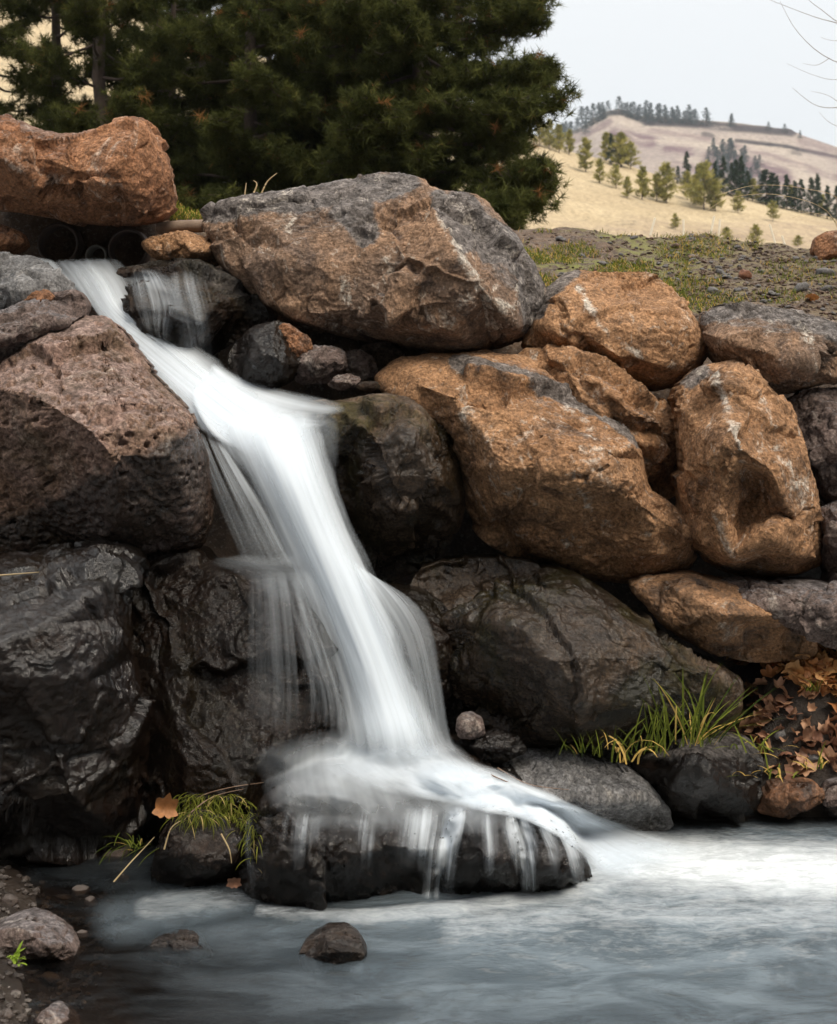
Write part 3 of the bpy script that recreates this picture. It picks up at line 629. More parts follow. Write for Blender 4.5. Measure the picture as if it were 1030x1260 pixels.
ZZ = 0.010 * fbm(pw * np.array([1.2, 2.6, 1]), 3, 41) + 0.005 * fbm(pw * np.array([5, 9, 1]), 3, 42) + 0.03 * np.clip(foam, 0, 1) * (0.5 + 0.6 * fbm(pw * np.array([2, 5, 1]), 3, 43))
wf = grid_faces(len(wy), len(wx)); wv = np.stack([XX, YY, ZZ], -1).reshape(-1, 3)
me = np_mesh("water", wv, [wf], water_mat(), True, {'foam': foam.ravel(), 'milk': milk.ravel()})
tag(obj("water", me), "milky grey blue pool with a band of white foam", "water", kind='structure')

# ------------------------------------------------------------------ the waterfall
def fall_mat(name, streak=30.0, length=0.9, tint=(0.85, 0.905, 0.96), contrast=1.0):
    t = NT(name)
    uv = t.attr('flow', True)
    a1 = t.noise(t.n('Mapping', {0: uv, 3: (streak, length, 1)}).outputs[0], 1.0, 2.5, 0.5, 0.25)
    a2 = t.noise(t.n('Mapping', {0: uv, 3: (streak * 2.6, length * 1.3, 1)}).outputs[0], 1.0, 2, 0.5, 0.2)
    a3 = t.noise(t.n('Mapping', {0: uv, 3: (streak * 0.28, length * 0.9, 1)}).outputs[0], 1.0, 3, 0.55, 0.5)
    nn = t.math('ADD', t.math('ADD', t.math('MULTIPLY', a1, 0.36), t.math('MULTIPLY', a2, 0.22)), t.math('MULTIPLY', a3, 0.42))
    nn = t.math('MULTIPLY', t.math('SUBTRACT', nn, 0.5), 2.6 * contrast)
    den = t.attr('dens')
    al = t.math('ADD', den, t.math('MULTIPLY', nn, t.map(den, 0, 0.45)))
    al = t.math('SUBTRACT', al, t.math('MULTIPLY', t.map(den, 0.0, 0.8, 1, 0, False), 0.13))
    al = t.map(al, 0.0, 1.12, 0, 1, False)
    dif = t.n('BsdfDiffuse', {'Color': tint}); trl = t.n('BsdfTranslucent', {'Color': tint})
    body = t.n('MixShader', {0: 0.42, 1: dif, 2: trl})
    return t.surf(t.n('MixShader', {0: al, 1: t.n('BsdfTransparent'), 2: body}))

def crom(pts, n):
    """Catmull-Rom through rows of numbers"""
    pts = np.asarray(pts, float); m_ = len(pts); x = np.linspace(0, m_ - 1, n); i = np.clip(x.astype(int), 0, m_ - 2); t_ = (x - i)[:, None]
    p0, p1, p2, p3 = pts[np.clip(i - 1, 0, m_ - 1)], pts[i], pts[i + 1], pts[np.clip(i + 2, 0, m_ - 1)]
    return 0.5 * (2 * p1 + (p2 - p0) * t_ + (2 * p0 - 5 * p1 + 4 * p2 - p3) * t_ ** 2 + (3 * p1 - p0 - 3 * p2 + p3) * t_ ** 3)

dv, df, o_ = [], [], 0
for v_, fs_ in SURF:
    dv.append(v_)
    for f_ in fs_: df += (f_ + o_).tolist()
    o_ += len(v_)
dv.append(wv); df += (wf + o_).tolist()
DB = BVHTree.FromPolygons([Vector(q) for q in np.concatenate(dv)], df)
def drape_depth(px, py, default):
    o0 = Vector((0, 0, CAMZ)); out = np.zeros(px.shape)
    for idx in np.ndindex(px.shape):
        d = Vector(P(px[idx], py[idx], 1.0)) - o0; d.normalize()
        h = DB.ray_cast(o0, d)
        out[idx] = h[0].y if h[0] else default
    return out

def sheet(name, parent, rows, mat, seed=0, bulge=0.06, nu=48, nv=120, edge=(0.18, 0.18), drape=None, wob=0.012, label=None, ends=(0.0, 0.0), edgenoise=0.0, runnels=None):
    """a curtain of water between a left and a right margin. rows: xl, yl, xr, yr, distance left, distance right, density"""
    r = crom(rows, nv); r[:, 6] = np.clip(r[:, 6], 0, 1.4)
    u = np.linspace(0, 1, nu)[None, :]
    px = r[:, 0:1] * (1 - u) + r[:, 2:3] * u; py = r[:, 1:2] * (1 - u) + r[:, 3:4] * u
    Yd = r[:, 4:5] * (1 - u) + r[:, 5:6] * u - bulge * np.sin(np.pi * u)
    if drape is not None:
        raw = drape_depth(px, py, float(rows[0][4]))
        sm = blur(raw, 10); Yd = np.minimum(blur(np.minimum(raw, sm), 2), raw + 0.01) - drape
    pos = P(px, py, Yd)
    um = np.cumsum(np.concatenate([np.zeros((nv, 1)), np.linalg.norm(np.diff(pos, axis=1), axis=-1)], 1), 1)
    um = (um - um[:, -1:] / 2) ; wmean = um[:, -1].mean() * 2
    um = um / (um[:, -1:] * 2 + 1e-6) * (0.5 * wmean + 0.5 * um[:, -1:] * 2)
    vm = np.cumsum(np.concatenate([np.zeros((1, nu)), np.linalg.norm(np.diff(pos, axis=0), axis=-1)], 0), 0)
    vm = np.repeat(vm.mean(1, keepdims=True), nu, 1)
    q_ = np.stack([um * 9, vm * 1.2, 0 * um + seed * 3.3], -1)
    dy = fbm(q_, 3, seed + 200)
    pos[..., 1] -= wob * dy
    if drape is not None:
        um = (u - 0.5) * wmean + 0 * um; vm = np.linspace(0, 1, nv)[:, None] * vm[-1].mean() + 0 * um
    en = edgenoise * fbm(np.stack([um * 0, vm * 1.5, u + 0 * um], -1) * 2, 3, seed + 90)
    uu_ = np.clip(u + en, 0, 1)
    den = r[:, 6:7] * sstep(0, edge[0], uu_) * sstep(0, edge[1], 1 - uu_)
    vv_ = np.linspace(0, 1, nv)[:, None]
    if runnels:
        g_ = 0.5 + 0 * uu_
        for c_, w_, a_ in runnels: g_ = g_ + 1.6 * a_ * np.exp(-((uu_ + 0.02 * np.sin(vv_ * 5 + c_ * 40) - c_) / w_) ** 2) * (0.4 + 0.9 * vv_)
        den = den * g_
    if ends[0]: den = den * sstep(0, ends[0], vv_)
    if ends[1]: den = den * sstep(0, ends[1], 1 - vv_)
    fl = np.stack([um + seed * 1.37, vm + seed * 2.1, 0 * um + seed], -1).reshape(-1, 3)
    v = pos.reshape(-1, 3)
    me = np_mesh(name, v, [grid_faces(nv, nu)], mat, True, {'flow': fl, 'dens': den.ravel()})
    o = obj(name, me, parent)
    if label: o['label'] = label
    return o

fall = tag(empty("waterfall", P(460, 930, 5.8)), "silky white waterfall tumbling from the culvert pipes down between the boulders into the pool", "waterfall", kind='thing')
off = Vector(fall.location)
_obj = obj
def obj(name, me, parent=None, loc=None):
    o = _obj(name, me, parent, loc)
    if parent is fall: o.location = -off
    return o
F_main = fall_mat("falling_water", 22, 0.6, contrast=0.65)
F_veil = fall_mat("thin_veil", 24, 0.6, contrast=1.15)
F_foam = fall_mat("sheet_foam", 12, 1.6, contrast=0.8)
F_haze = fall_mat("fine_spray", 6, 0.8, contrast=0.45)
# upper run: from the pipes down the gap
up = [(58, 318, 150, 314, 7.05, 7.05, .5), (82, 345, 172, 345, 6.92, 6.95, .72), (112, 385, 190, 385, 6.8, 6.85, .95), (150, 428, 245, 415, 6.62, 6.72, 1.0), (196, 478, 300, 455, 6.40, 6.62, 1.05), (236, 520, 345, 478, 6.25, 6.5, 1.1), (262, 548, 395, 500, 6.15, 6.40, 1.1)]
sheet("upper_run", fall, up, F_main, 1, 0.05, 56, 130, (0.14, 0.40), edgenoise=0.15, ends=(.06, .12))
sheet("upper_run", fall, [(x0 + 8, y0, x1 - 22, y1, a_ - .04, b_ - .04, d_ * .45) for x0, y0, x1, y1, a_, b_, d_ in up], F_veil, 2, 0.06, 56, 130, (0.25, 0.45), ends=(.1, .15))
sheet("side_trickle", fall, [(150, 326, 196, 320, 6.9, 6.8, .15), (142, 345, 225, 345, 6.74, 6.72, .42), (146, 375, 240, 380, 6.66, 6.6, .36), (165, 405, 225, 420, 6.58, 6.5, .2), (185, 430, 238, 448, 6.55, 6.48, .2)], F_veil, 3, 0, 50, 60, (0.5, 0.5), drape=0.03, ends=(.25, .2))
sheet("side_trickle", fall, [(190, 322, 262, 322, 6.8, 6.8, .2), (190, 350, 270, 350, 6.7, 6.66, .34), (196, 385, 280, 385, 6.6, 6.55, .3), (205, 425, 285, 430, 6.5, 6.5, .3), (215, 470, 280, 480, 6.42, 6.42, .25)], F_veil, 4, 0, 50, 60, (0.5, 0.5), drape=0.03, ends=(.25, .2))
sheet("slab_trickle", fall, [(30, 312, 70, 318, 6.7, 6.85, .3), (40, 322, 84, 335, 6.6, 6.75, .4), (60, 342, 100, 360, 6.5, 6.62, .3), (80, 362, 120, 385, 6.42, 6.55, .25)], F_haze, 5, 0.02, 30, 40, (0.3, 0.3), ends=(.2, .2))
# the mid pool spreading right over the ledge
sheet("ledge_flow", fall, [(235, 478, 262, 440, 6.35, 6.55, .9), (240, 505, 300, 462, 6.25, 6.55, 1.0), (262, 540, 345, 474, 6.12, 6.50, .95), (300, 560, 392, 482, 6.05, 6.42, .7), (345, 560, 426, 490, 6.02, 6.28, .42), (385, 540, 450, 502, 6.05, 6.2, .15)], F_foam, 6, 0.02, 60, 80, (0.1, 0.22), ends=(0.1, .25))
# main fall
mn = [(236, 508, 398, 494, 6.22, 6.40, .95), (256, 545, 408, 525, 6.10, 6.22, 1.05), (292, 600, 418, 575, 6.00, 6.06, 1.08), (330, 670, 442, 650, 5.93, 5.97, 1.08), (360, 740, 476, 720, 5.87, 5.9, 1.08), (383, 800, 506, 790, 5.82, 5.85, 1.08), (398, 860, 536, 860, 5.77, 5.8, 1.05), (400, 905, 562, 912, 5.70, 5.74, 1.0), (385, 950, 590, 955, 5.62, 5.66, .7)]
sheet("main_fall", fall, mn, F_main, 7, 0.10, 90, 220, (0.42, 0.36), edgenoise=0.05, ends=(.13, .2))
sheet("main_fall", fall, [(x0 + 26, y0, x1 - 14, y1, a_ - .05, b_ - .05, d_ * .9) for x0, y0, x1, y1, a_, b_, d_ in mn], F_main, 8, 0.10, 80, 220, (0.45, 0.42), ends=(.2, .22))
sheet("main_fall", fall, [(x0 + 6, y0, x1 - 2, y1, a_ + .04, b_ + .04, d_ * .45) for x0, y0, x1, y1, a_, b_, d_ in mn], F_veil, 9, 0.08, 90, 220, (0.2, 0.2), edgenoise=0.08, ends=(.13, .2))
# thin strands
sheet("veil", fall, [(236, 520, 275, 545, 6.12, 6.06, .35), (246, 575, 312, 595, 6.02, 5.98, .36), (258, 620, 340, 635, 5.96, 5.93, .26), (275, 665, 362, 675, 5.9, 5.88, .24), (290, 705, 380, 705, 5.86, 5.85, .2)], F_veil, 10, 0.04, 60, 90, (0.3, 0.2), ends=(.1, .15))
sheet("veil", fall, [(372, 500, 424, 492, 6.1, 6.3, .3), (384, 535, 428, 530, 6.0, 6.12, .26), (396, 575, 426, 575, 5.98, 6.08, .2), (406, 625, 428, 625, 5.96, 6.02, .1)], F_haze, 11, 0.02, 24, 50, (0.3, 0.5), ends=(.25, .5))
# splash on the left ledge and its fan of strands
sheet("ledge_splash", fall, [(240, 680, 240, 704, 5.82, 5.80, .05), (275, 676, 272, 716, 5.78, 5.74, .2), (310, 670, 304, 735, 5.74, 5.70, .28), (345, 668, 342, 755, 5.72, 5.68, .3), (390, 664, 390, 765, 5.74, 5.70, .2)], F_haze, 12, 0.03, 30, 60, (0.5, 0.6), ends=(.2, .2), edgenoise=.3)
sheet("veil", fall, [(288, 692, 372, 690, 5.72, 5.70, .24), (278, 745, 392, 745, 5.70, 5.68, .23), (266, 800, 410, 800, 5.68, 5.66, .20), (254, 860, 425, 860, 5.66, 5.64, .17), (240, 920, 430, 915, 5.63, 5.60, .14), (232, 985, 430, 975, 5.6, 5.56, .05)], F_veil, 13, 0.08, 110, 130, (0.5, 0.15), ends=(.12, .4))
sheet("veil", fall, [(312, 696, 385, 690, 5.68, 5.66, .26), (325, 760, 412, 750, 5.66, 5.64, .25), (342, 820, 435, 810, 5.64, 5.62, .28), (356, 880, 450, 870, 5.62, 5.6, .24), (350, 960, 450, 950, 5.58, 5.55, .2)], F_veil, 14, 0.06, 100, 130, (0.6, 0.2), ends=(.12, .3))
# veil over the dome rock on the right
sheet("veil", fall, [(425, 680, 465, 712, 5.84, 5.86, .45), (448, 740, 515, 738, 5.74, 5.78, .36), (470, 790, 540, 770, 5.68, 5.74, .30), (492, 850, 550, 830, 5.66, 5.7, .28), (505, 905, 560, 900, 5.64, 5.66, .3), (520, 940, 575, 930, 5.62, 5.62, .25)], F_veil, 16, 0.02, 70, 110, (0.15, 0.3), ends=(.08, .1))
# the splash spreading over the landing rock, and the run to the right into the pool
sheet("splash", fall, [(330, 875, 550, 872, 5.62, 5.66, .12), (302, 912, 580, 905, 5.58, 5.6, .55), (286, 945, 610, 940, 5.5, 5.6, .72), (276, 972, 645, 975, 5.45, 5.6, .52), (276, 998, 668, 1005, 5.4, 5.6, .36), (284, 1022, 690, 1028, 5.4, 5.6, .3), (290, 1045, 705, 1045, 5.4, 5.6, .12)], F_haze, 18, 0, 100, 70, (0.42, 0.25), drape=0.055, ends=(.3, .4), edgenoise=.08)
sheet("splash", fall, [(395, 890, 535, 890, 5.6, 5.62, .3), (372, 925, 565, 922, 5.56, 5.58, .9), (375, 945, 600, 950, 5.5, 5.6, .75), (410, 965, 640, 982, 5.45, 5.6, .5), (450, 980, 660, 1010, 5.4, 5.6, .22)], F_haze, 19, 0, 90, 60, (0.4, 0.3), drape=0.075, ends=(.3, .3))
run = [(470, 965, 560, 915, 5.6, 5.7, .8), (520, 985, 600, 935, 5.5, 5.7, 1.05), (575, 998, 650, 958, 5.5, 5.7, 1.1), (640, 1012, 705, 985, 5.5, 5.7, 1.1), (700, 1045, 770, 1012, 5.4, 5.7, 1.0), (735, 1082, 850, 1030, 5.4, 5.7, .8), (780, 1100, 960, 1040, 5.4, 5.7, .35)]
sheet("foam_run", fall, run, F_foam, 20, 0, 60, 110, (0.25, 0.3), drape=0.05, ends=(.15, .3), edgenoise=.12)
sheet("foam_run", fall, run, F_haze, 21, 0, 50, 90, (0.35, 0.4), drape=0.05, ends=(.25, .35))
# a thin film over the fronts of the landing rocks, with runnels where it gathers
FILM = [(306, 985, 590, 985, 5.4, 5.4, .34), (300, 1012, 588, 1012, 5.4, 5.4, .26), (298, 1045, 582, 1045, 5.4, 5.4, .12), (300, 1080, 578, 1080, 5.4, 5.4, .045), (304, 1112, 574, 1110, 5.4, 5.4, .035)]
sheet("water_film", fall, FILM, F_veil, 30, 0, 150, 60, (0.03, 0.05), drape=0.024, ends=(.25, .1), runnels=[(0.015, 0.03, 2.6), (0.25, 0.05, .8), (0.52, 0.03, 1.2), (0.70, 0.05, .9), (0.80, 0.045, 1.9), (0.875, 0.035, 5.0), (0.92, .03, 2.5)])
FILM = [(575, 985, 690, 1005, 5.4, 5.4, .45), (570, 1012, 705, 1022, 5.4, 5.4, .32), (568, 1040, 722, 1050, 5.4, 5.4, .16), (566, 1075, 730, 1075, 5.4, 5.4, .055), (566, 1108, 732, 1095, 5.4, 5.4, .04)]
sheet("water_film", fall, FILM, F_veil, 31, 0, 110, 60, (0.05, 0.06), drape=0.024, ends=(.25, .1), runnels=[(0.2, 0.06, 1.0), (0.47, 0.06, 2.6), (0.56, 0.04, 2.2), (0.74, 0.05, 1.4), (0.90, 0.05, 3.2)])
obj = _obj

# ------------------------------------------------------------------ golden hillside and the far mesa
def hill_mat(name, a, b, c, s1, s2):
    t = NT(name)
    co = t.n('TexCoord').outputs['Object']
    n1 = t.noise(co, s1, 9, 0.65, 0.4); n2 = t.noise(co, s2, 8, 0.7); n3 = t.noise(co, s2 * 6, 5, 0.7)
    col = t.mix(t.map(n1, 0.38, 0.62), a, b)
    col = t.mix(t.map(n2, 0.52, 0.68, 0, 0.6), col, c)
    sp = t.map(n3, 0.3, 0.7, 0.58, 1.38, False)
    col = t.mix(1.0, col, t.n('CombineColor', {0: sp, 1: sp, 2: sp}).outputs[0], 'MULTIPLY')
    rk = t.math('MULTIPLY', t.attr('rocky'), t.map(n2, 0.26, 0.46))
    col = t.mix(rk, col, (0.045, 0.036, 0.036))
    sh = t.math('MULTIPLY', t.attr('scrub'), t.map(n2, 0.34, 0.55))
    col = t.mix(sh, col, (0.13, 0.085, 0.09))
    return t.surf(t.n('BsdfDiffuse', {'Color': col}))
def loft_hill(name, label, px, sil, foot, Y0, Y1, front, mat, amp, masks=None, nrow=90, curve=1.0, nsc=0.05):
    tt_ = np.linspace(0, 1, nrow)[:, None]
    top = np.interp(px, *zip(*sil))[None, :]; bot = np.interp(px, *zip(*foot))[None, :]
    Y = Y0 + (Y1 - Y0) * tt_ ** curve + 0 * top
    py = bot + (top - bot) * tt_
    pos = P(np.broadcast_to(px, py.shape), py, Y)
    pos[..., 2] += amp * fbm(pos * nsc, 5, 12) * np.sin(np.clip(tt_, 0, 1) * np.pi * 0.93)
    M = {k: f(np.broadcast_to(px, py.shape), py) for k, f in (masks or {}).items()}
    if 'rocky' in M: pos[..., 1] += M['rocky'] * 6 * fbm(pos * 0.12, 3, 3)
    # near skirt going down into the valley and a back slope going down behind
    f0 = pos[0].copy(); f0[:, 1] -= front; f0[:, 2] = -7
    k0 = pos[-1].copy(); k0[:, 1] += (Y1 - Y0) * 0.4; k0[:, 0] *= k0[:, 1] / pos[-1][:, 1]; k0[:, 2] -= (Y1 - Y0) * 0.05
    k1 = k0.copy(); k1[:, 1] += (Y1 - Y0) * 0.6; k1[:, 2] = -8
    v = np.concatenate([f0[None], pos, k0[None], k1[None]], 0)
    at = {k: np.concatenate([m_[:1], m_, m_[-1:], m_[-1:]], 0).ravel() for k, m_ in M.items()}
    for k in ('rocky', 'scrub'):
        if k not in at: at[k] = np.zeros(v.shape[0] * v.shape[1])
    fc = grid_faces(v.shape[0], v.shape[1])
    vv = v.reshape(-1, 3)
    me = np_mesh(name, vv, [fc], mat, True, at)
    tag(_obj(name, me), label, "hill", kind='structure')
    return BVHTree.FromPolygons([Vector(q) for q in vv], fc.tolist())
hx = np.linspace(-700, 1800, 260)
HB = loft_hill("hill", "golden dry grass hillside dotted with young pines", hx,
    [(-700, -200), (-100, -70), (100, -20), (200, 22), (300, 62), (400, 95), (500, 130), (600, 152), (650, 163), (708, 188), (772, 203), (806, 214), (844, 225), (901, 238), (950, 250), (1030, 268), (1200, 292), (1800, 300)],
    [(-700, 340), (1800, 340)], 85, 210, 30, hill_mat("dry_grass_slope", (0.42, 0.335, 0.215), (0.35, 0.275, 0.175), (0.26, 0.215, 0.145), 0.05, 0.35), 1.6, nsc=0.05,
    masks={'scrub': lambda x, y: 0.35 * sstep(262, 285, y)})
def band(x, y, pts, w):
    return sstep(1.25, 0.55, seg_d(x, y, [(a, b, w) for a, b in pts]))
FB = loft_hill("distant_hill", "distant flat topped hill with a dark basalt rim", np.linspace(300, 1700, 420),
    [(300, 210), (640, 168), (690, 166), (712, 158), (731, 145), (750, 136), (765, 134), (784, 142), (820, 144), (852, 147), (905, 151), (973, 159), (988, 167), (1030, 181), (1200, 232), (1700, 290)],
    [(300, 300), (1700, 320)], 520, 1000, 120, hill_mat("distant_slope", (0.33, 0.275, 0.225), (0.25, 0.205, 0.18), (0.18, 0.145, 0.14), 0.010, 0.06), 3.0, nsc=0.012,
    masks={'rocky': lambda x, y: np.maximum.reduce([band(x, y, [(795, 149), (830, 150), (905, 157), (975, 163)], 5.5), band(x, y, [(905, 172), (960, 179), (1030, 193), (1100, 215)], 2.6), band(x, y, [(750, 139), (768, 137), (785, 146)], 3), 0.8 * band(x, y, [(866, 164), (876, 166)], 3), 0.6 * band(x, y, [(975, 188), (985, 189)], 3)]),
           'scrub': lambda x, y: np.maximum.reduce([0.7 * band(x, y, [(700, 176), (735, 158), (750, 150)], 5), 0.6 * band(x, y, [(800, 160), (880, 172), (960, 196), (1060, 226)], 4), 0.55 * band(x, y, [(830, 205), (900, 222), (980, 232)], 7), 0.5 * band(x, y, [(990, 175), (1060, 205), (1120, 240)], 9), band(x, y, [(756, 166), (785, 171), (800, 174)], 9), band(x, y, [(820, 186), (850, 187)], 6), band(x, y, [(880, 200), (930, 210), (960, 222)], 18)])})

# ------------------------------------------------------------------ trees
def foliage_mat(name, a, b, c=None, trans=0.25):
    t = NT(name)
    co = t.n('TexCoord').outputs['Object']
    tone = t.attr('tone')
    col = t.mix(t.map(tone, 0.0, 1.0, 0, 1, False), a, b)
    if c: col = t.mix(t.map(tone, 0.93, 1.0), col, c)
    d = t.n('BsdfDiffuse', {'Color': col}); tr = t.n('BsdfTranslucent', {'Color': col})
    return t.surf(t.n('MixShader', {0: trans, 1: d, 2: tr}))
m_bark = plain_mat("pine_bark", (0.055, 0.038, 0.03), (0.10, 0.07, 0.055), 6, 0.95, 1.0)
m_pine = foliage_mat("pine_needles", (0.030, 0.037, 0.013), (0.130, 0.135, 0.040), (0.24, 0.12, 0.045), 0.35)
m_young = foliage_mat("young_pine", (0.15, 0.15, 0.04), (0.44, 0.39, 0.12), None, 0.4)
m_fir = foliage_mat("dark_fir", (0.022, 0.040, 0.024), (0.050, 0.072, 0.042))
m_firfar = foliage_mat("far_fir", (0.030, 0.050, 0.046), (0.060, 0.085, 0.075))  # blue cast of distant haze mixed into the needle colour

class Tubes:
    def __init__(s): s.v = []; s.f = []; s.n = 0
    def add(s, pts, rad, k=7):
        pts = np.asarray(pts, float); rad = np.asarray(rad, float)
        tg = np.gradient(pts, axis=0); tg /= np.linalg.norm(tg, axis=1, keepdims=True) + 1e-9
        ref = np.where(np.abs(tg[:, 2:3]) > 0.9, np.array([[1.0, 0, 0]]), np.array([[0, 0, 1.0]]))
        a = np.cross(tg, ref); a /= np.linalg.norm(a, axis=1, keepdims=True) + 1e-9; b = np.cross(tg, a)
        an = np.arange(k) * 2 * np.pi / k
        ring = pts[:, None] + rad[:, None, None] * (a[:, None] * np.cos(an)[None, :, None] + b[:, None] * np.sin(an)[None, :, None])
        i = np.arange(len(pts) - 1)[:, None] * k; j = np.arange(k)[None, :]; j2 = (j + 1) % k
        s.f.append(np.stack([i + j, i + j2, i + k + j2, i + k + j], -1).reshape(-1, 4) + s.n)
        s.v.append(ring.reshape(-1, 3)); s.n += len(pts) * k
    def mesh(s, name, mat): return np_mesh(name, np.concatenate(s.v), [np.concatenate(s.f)], mat)

def needle_mesh(name, cen, dirs, mat, r, nn=30, ln=0.135, wd=0.013, red=0.012):
    """tufts of long needles: each needle is one thin triangle"""
    T = len(cen)
    tone_t = np.clip(r.normal(0.42, 0.22, T), 0, 0.9); tone_t = np.where(r.random(T) < red, 1.0, tone_t)
    d = r.normal(0, 1, (T, nn, 3)); d /= np.linalg.norm(d, axis=-1, keepdims=True)
    d = d + 0.45 * dirs[:, None, :]; d /= np.linalg.norm(d, axis=-1, keepdims=True)
    base = cen[:, None, :] + dirs[:, None, :] * (r.random((T, nn, 1)) - 0.6) * ln * 0.9
    side = np.cross(d, r.normal(0, 1, (T, nn, 3))); side /= np.linalg.norm(side, axis=-1, keepdims=True) + 1e-9
    L_ = ln * r.uniform(0.6, 1.15, (T, nn, 1))
    v = np.stack([base - side * wd / 2, base + side * wd / 2, base + d * L_], 2)
    tone = np.repeat(np.clip(tone_t[:, None] + r.normal(0, 0.06, (T, nn)) * (tone_t[:, None] < 0.95), 0, 1).reshape(-1), 3)
    f = np.arange(T * nn * 3).reshape(-1, 3)
    return np_mesh(name, v.reshape(-1, 3), [f], mat, False, {'tone': tone})

def big_pine(base, height, reach, nb, seed, label, group, z0=0.18, trunk_r=0.17, tufts=34, side=None, lean=0.0, upr=(-0.15, 0.30), keep=None):
    r = np.random.default_rng(seed)
    root = tag(empty("pine_tree", base), label, "tree", group)
    tb = Tubes(); hs = np.linspace(0, height, 14)
    wob = np.cumsum(r.normal(0, 0.03, (14, 2)), 0)
    tr = np.stack([wob[:, 0] + lean * hs, wob[:, 1], hs], 1)
    tb.add(tr, trunk_r * (1 - 0.85 * hs / height) + 0.01, 10)
    cen, dirs = [], []
    for k in range(nb):
        h = height * (z0 + (0.98 - z0) * (k + r.random()) / nb)
        az = k * 2.399 + r.normal(0, 0.4)
        t0 = np.array([np.interp(h, hs, tr[:, 0]), np.interp(h, hs, tr[:, 1]), h])
        fz = (h / height - z0) / (1 - z0)
        L_ = reach * (1 - 0.65 * fz ** 1.6) * r.uniform(0.65, 1.1)
        if side is not None: L_ = side(L_, t0, az)
        if L_ < 0.25: continue
        up = r.uniform(*upr); s_ = np.linspace(0, 1, 9)
        dr = np.array([math.cos(az), math.sin(az)])
        br = np.stack([t0[0] + dr[0] * L_ * s_, t0[1] + dr[1] * L_ * s_, t0[2] + L_ * (up * s_ - 0.25 * s_ * (1 - s_) + 0.12 * s_ ** 3)], 1)
        br[1:] += np.cumsum(r.normal(0, 0.02 * L_, (8, 3)), 0) * 0.7
        if keep is not None:
            ok = keep(br + np.array(base)); nk = len(br) if ok.all() else int(np.argmin(ok))
            if nk < 3: continue
            br = crom(br[:nk], 9) if nk < 9 else br
        tb.add(br, 0.028 * (1 - 0.8 * s_) * (0.5 + L_ / 3), 5)
        nt = max(4, int(tufts * L_ / reach))
        for q in range(nt):
            f_ = r.uniform(0.28, 1.0) ** 0.7; i = f_ * 8; i0 = min(int(i), 7); p0 = br[i0] + (br[i0 + 1] - br[i0]) * (i - i0)
            tl = L_ * 0.34 * (1.15 - f_ * 0.7) * r.uniform(0.3, 1.0)
            sg = r.choice([-1, 1]); sw = np.array([-dr[1] * sg + dr[0] * 0.6, dr[0] * sg + dr[1] * 0.6, r.uniform(-0.05, 0.55)])
            sw = sw + r.normal(0, 0.25, 3); sw /= np.linalg.norm(sw)
            tip = p0 + sw * tl
            if keep is not None and not keep(tip + np.array(base) + np.array([r.uniform(-.1, .06), 0, 0])): continue
            if q % 2 == 0: tb.add(np.stack([p0, (p0 + tip) / 2 + r.normal(0, .02, 3), tip]), [0.008, 0.006, 0.003], 3)
            nsub = 2 + int(tl > 0.25) + int(tl > 0.45)
            for w_ in range(nsub):
                cen.append(tip - sw * 0.17 * w_ + r.normal(0, 0.06, 3)); dd = sw + np.array([0, 0, 0.35]) + r.normal(0, 0.25, 3); dirs.append(dd / np.linalg.norm(dd))
    _obj("trunk", tb.mesh("trunk", m_bark), root)
    _obj("crown", needle_mesh("crown", np.array(cen), np.array(dirs), m_pine, r), root)
    return root

GT = "pines of the dark grove behind the boulders"
def side_right(L_, t0, az):
    """the rightmost pine grows wider on its open right side"""
    return L_ * (1.0 + 0.55 * max(0.0, math.cos(az)))
RIGHT_EDGE = ([-300, 0, 38, 60, 76, 92, 122, 140, 150, 166, 188, 212, 250, 272, 300], [670, 690, 690, 650, 690, 724, 722, 690, 652, 648, 676, 694, 690, 655, 640])
def keep_right(p):
    """its boughs hang in two tiers with a gap between them"""
    px = CX + p[..., 0] / p[..., 1] * F; py = CY - (p[..., 2] - CAMZ) * F / p[..., 1]
    return px < np.interp(py, *RIGHT_EDGE) - 8
GRY = 19.0; bx = P(520, 300, GRY); GRZ = float(gz(bx[0], GRY))
big_pine((bx[0], GRY, GRZ), 8.2, 2.1, 120, 301, "open grown pine at the right end of the dark grove, boughs reaching over the hillside", GT, z0=0.16, side=side_right, tufts=92, upr=(-0.25, 0.15), keep=keep_right)
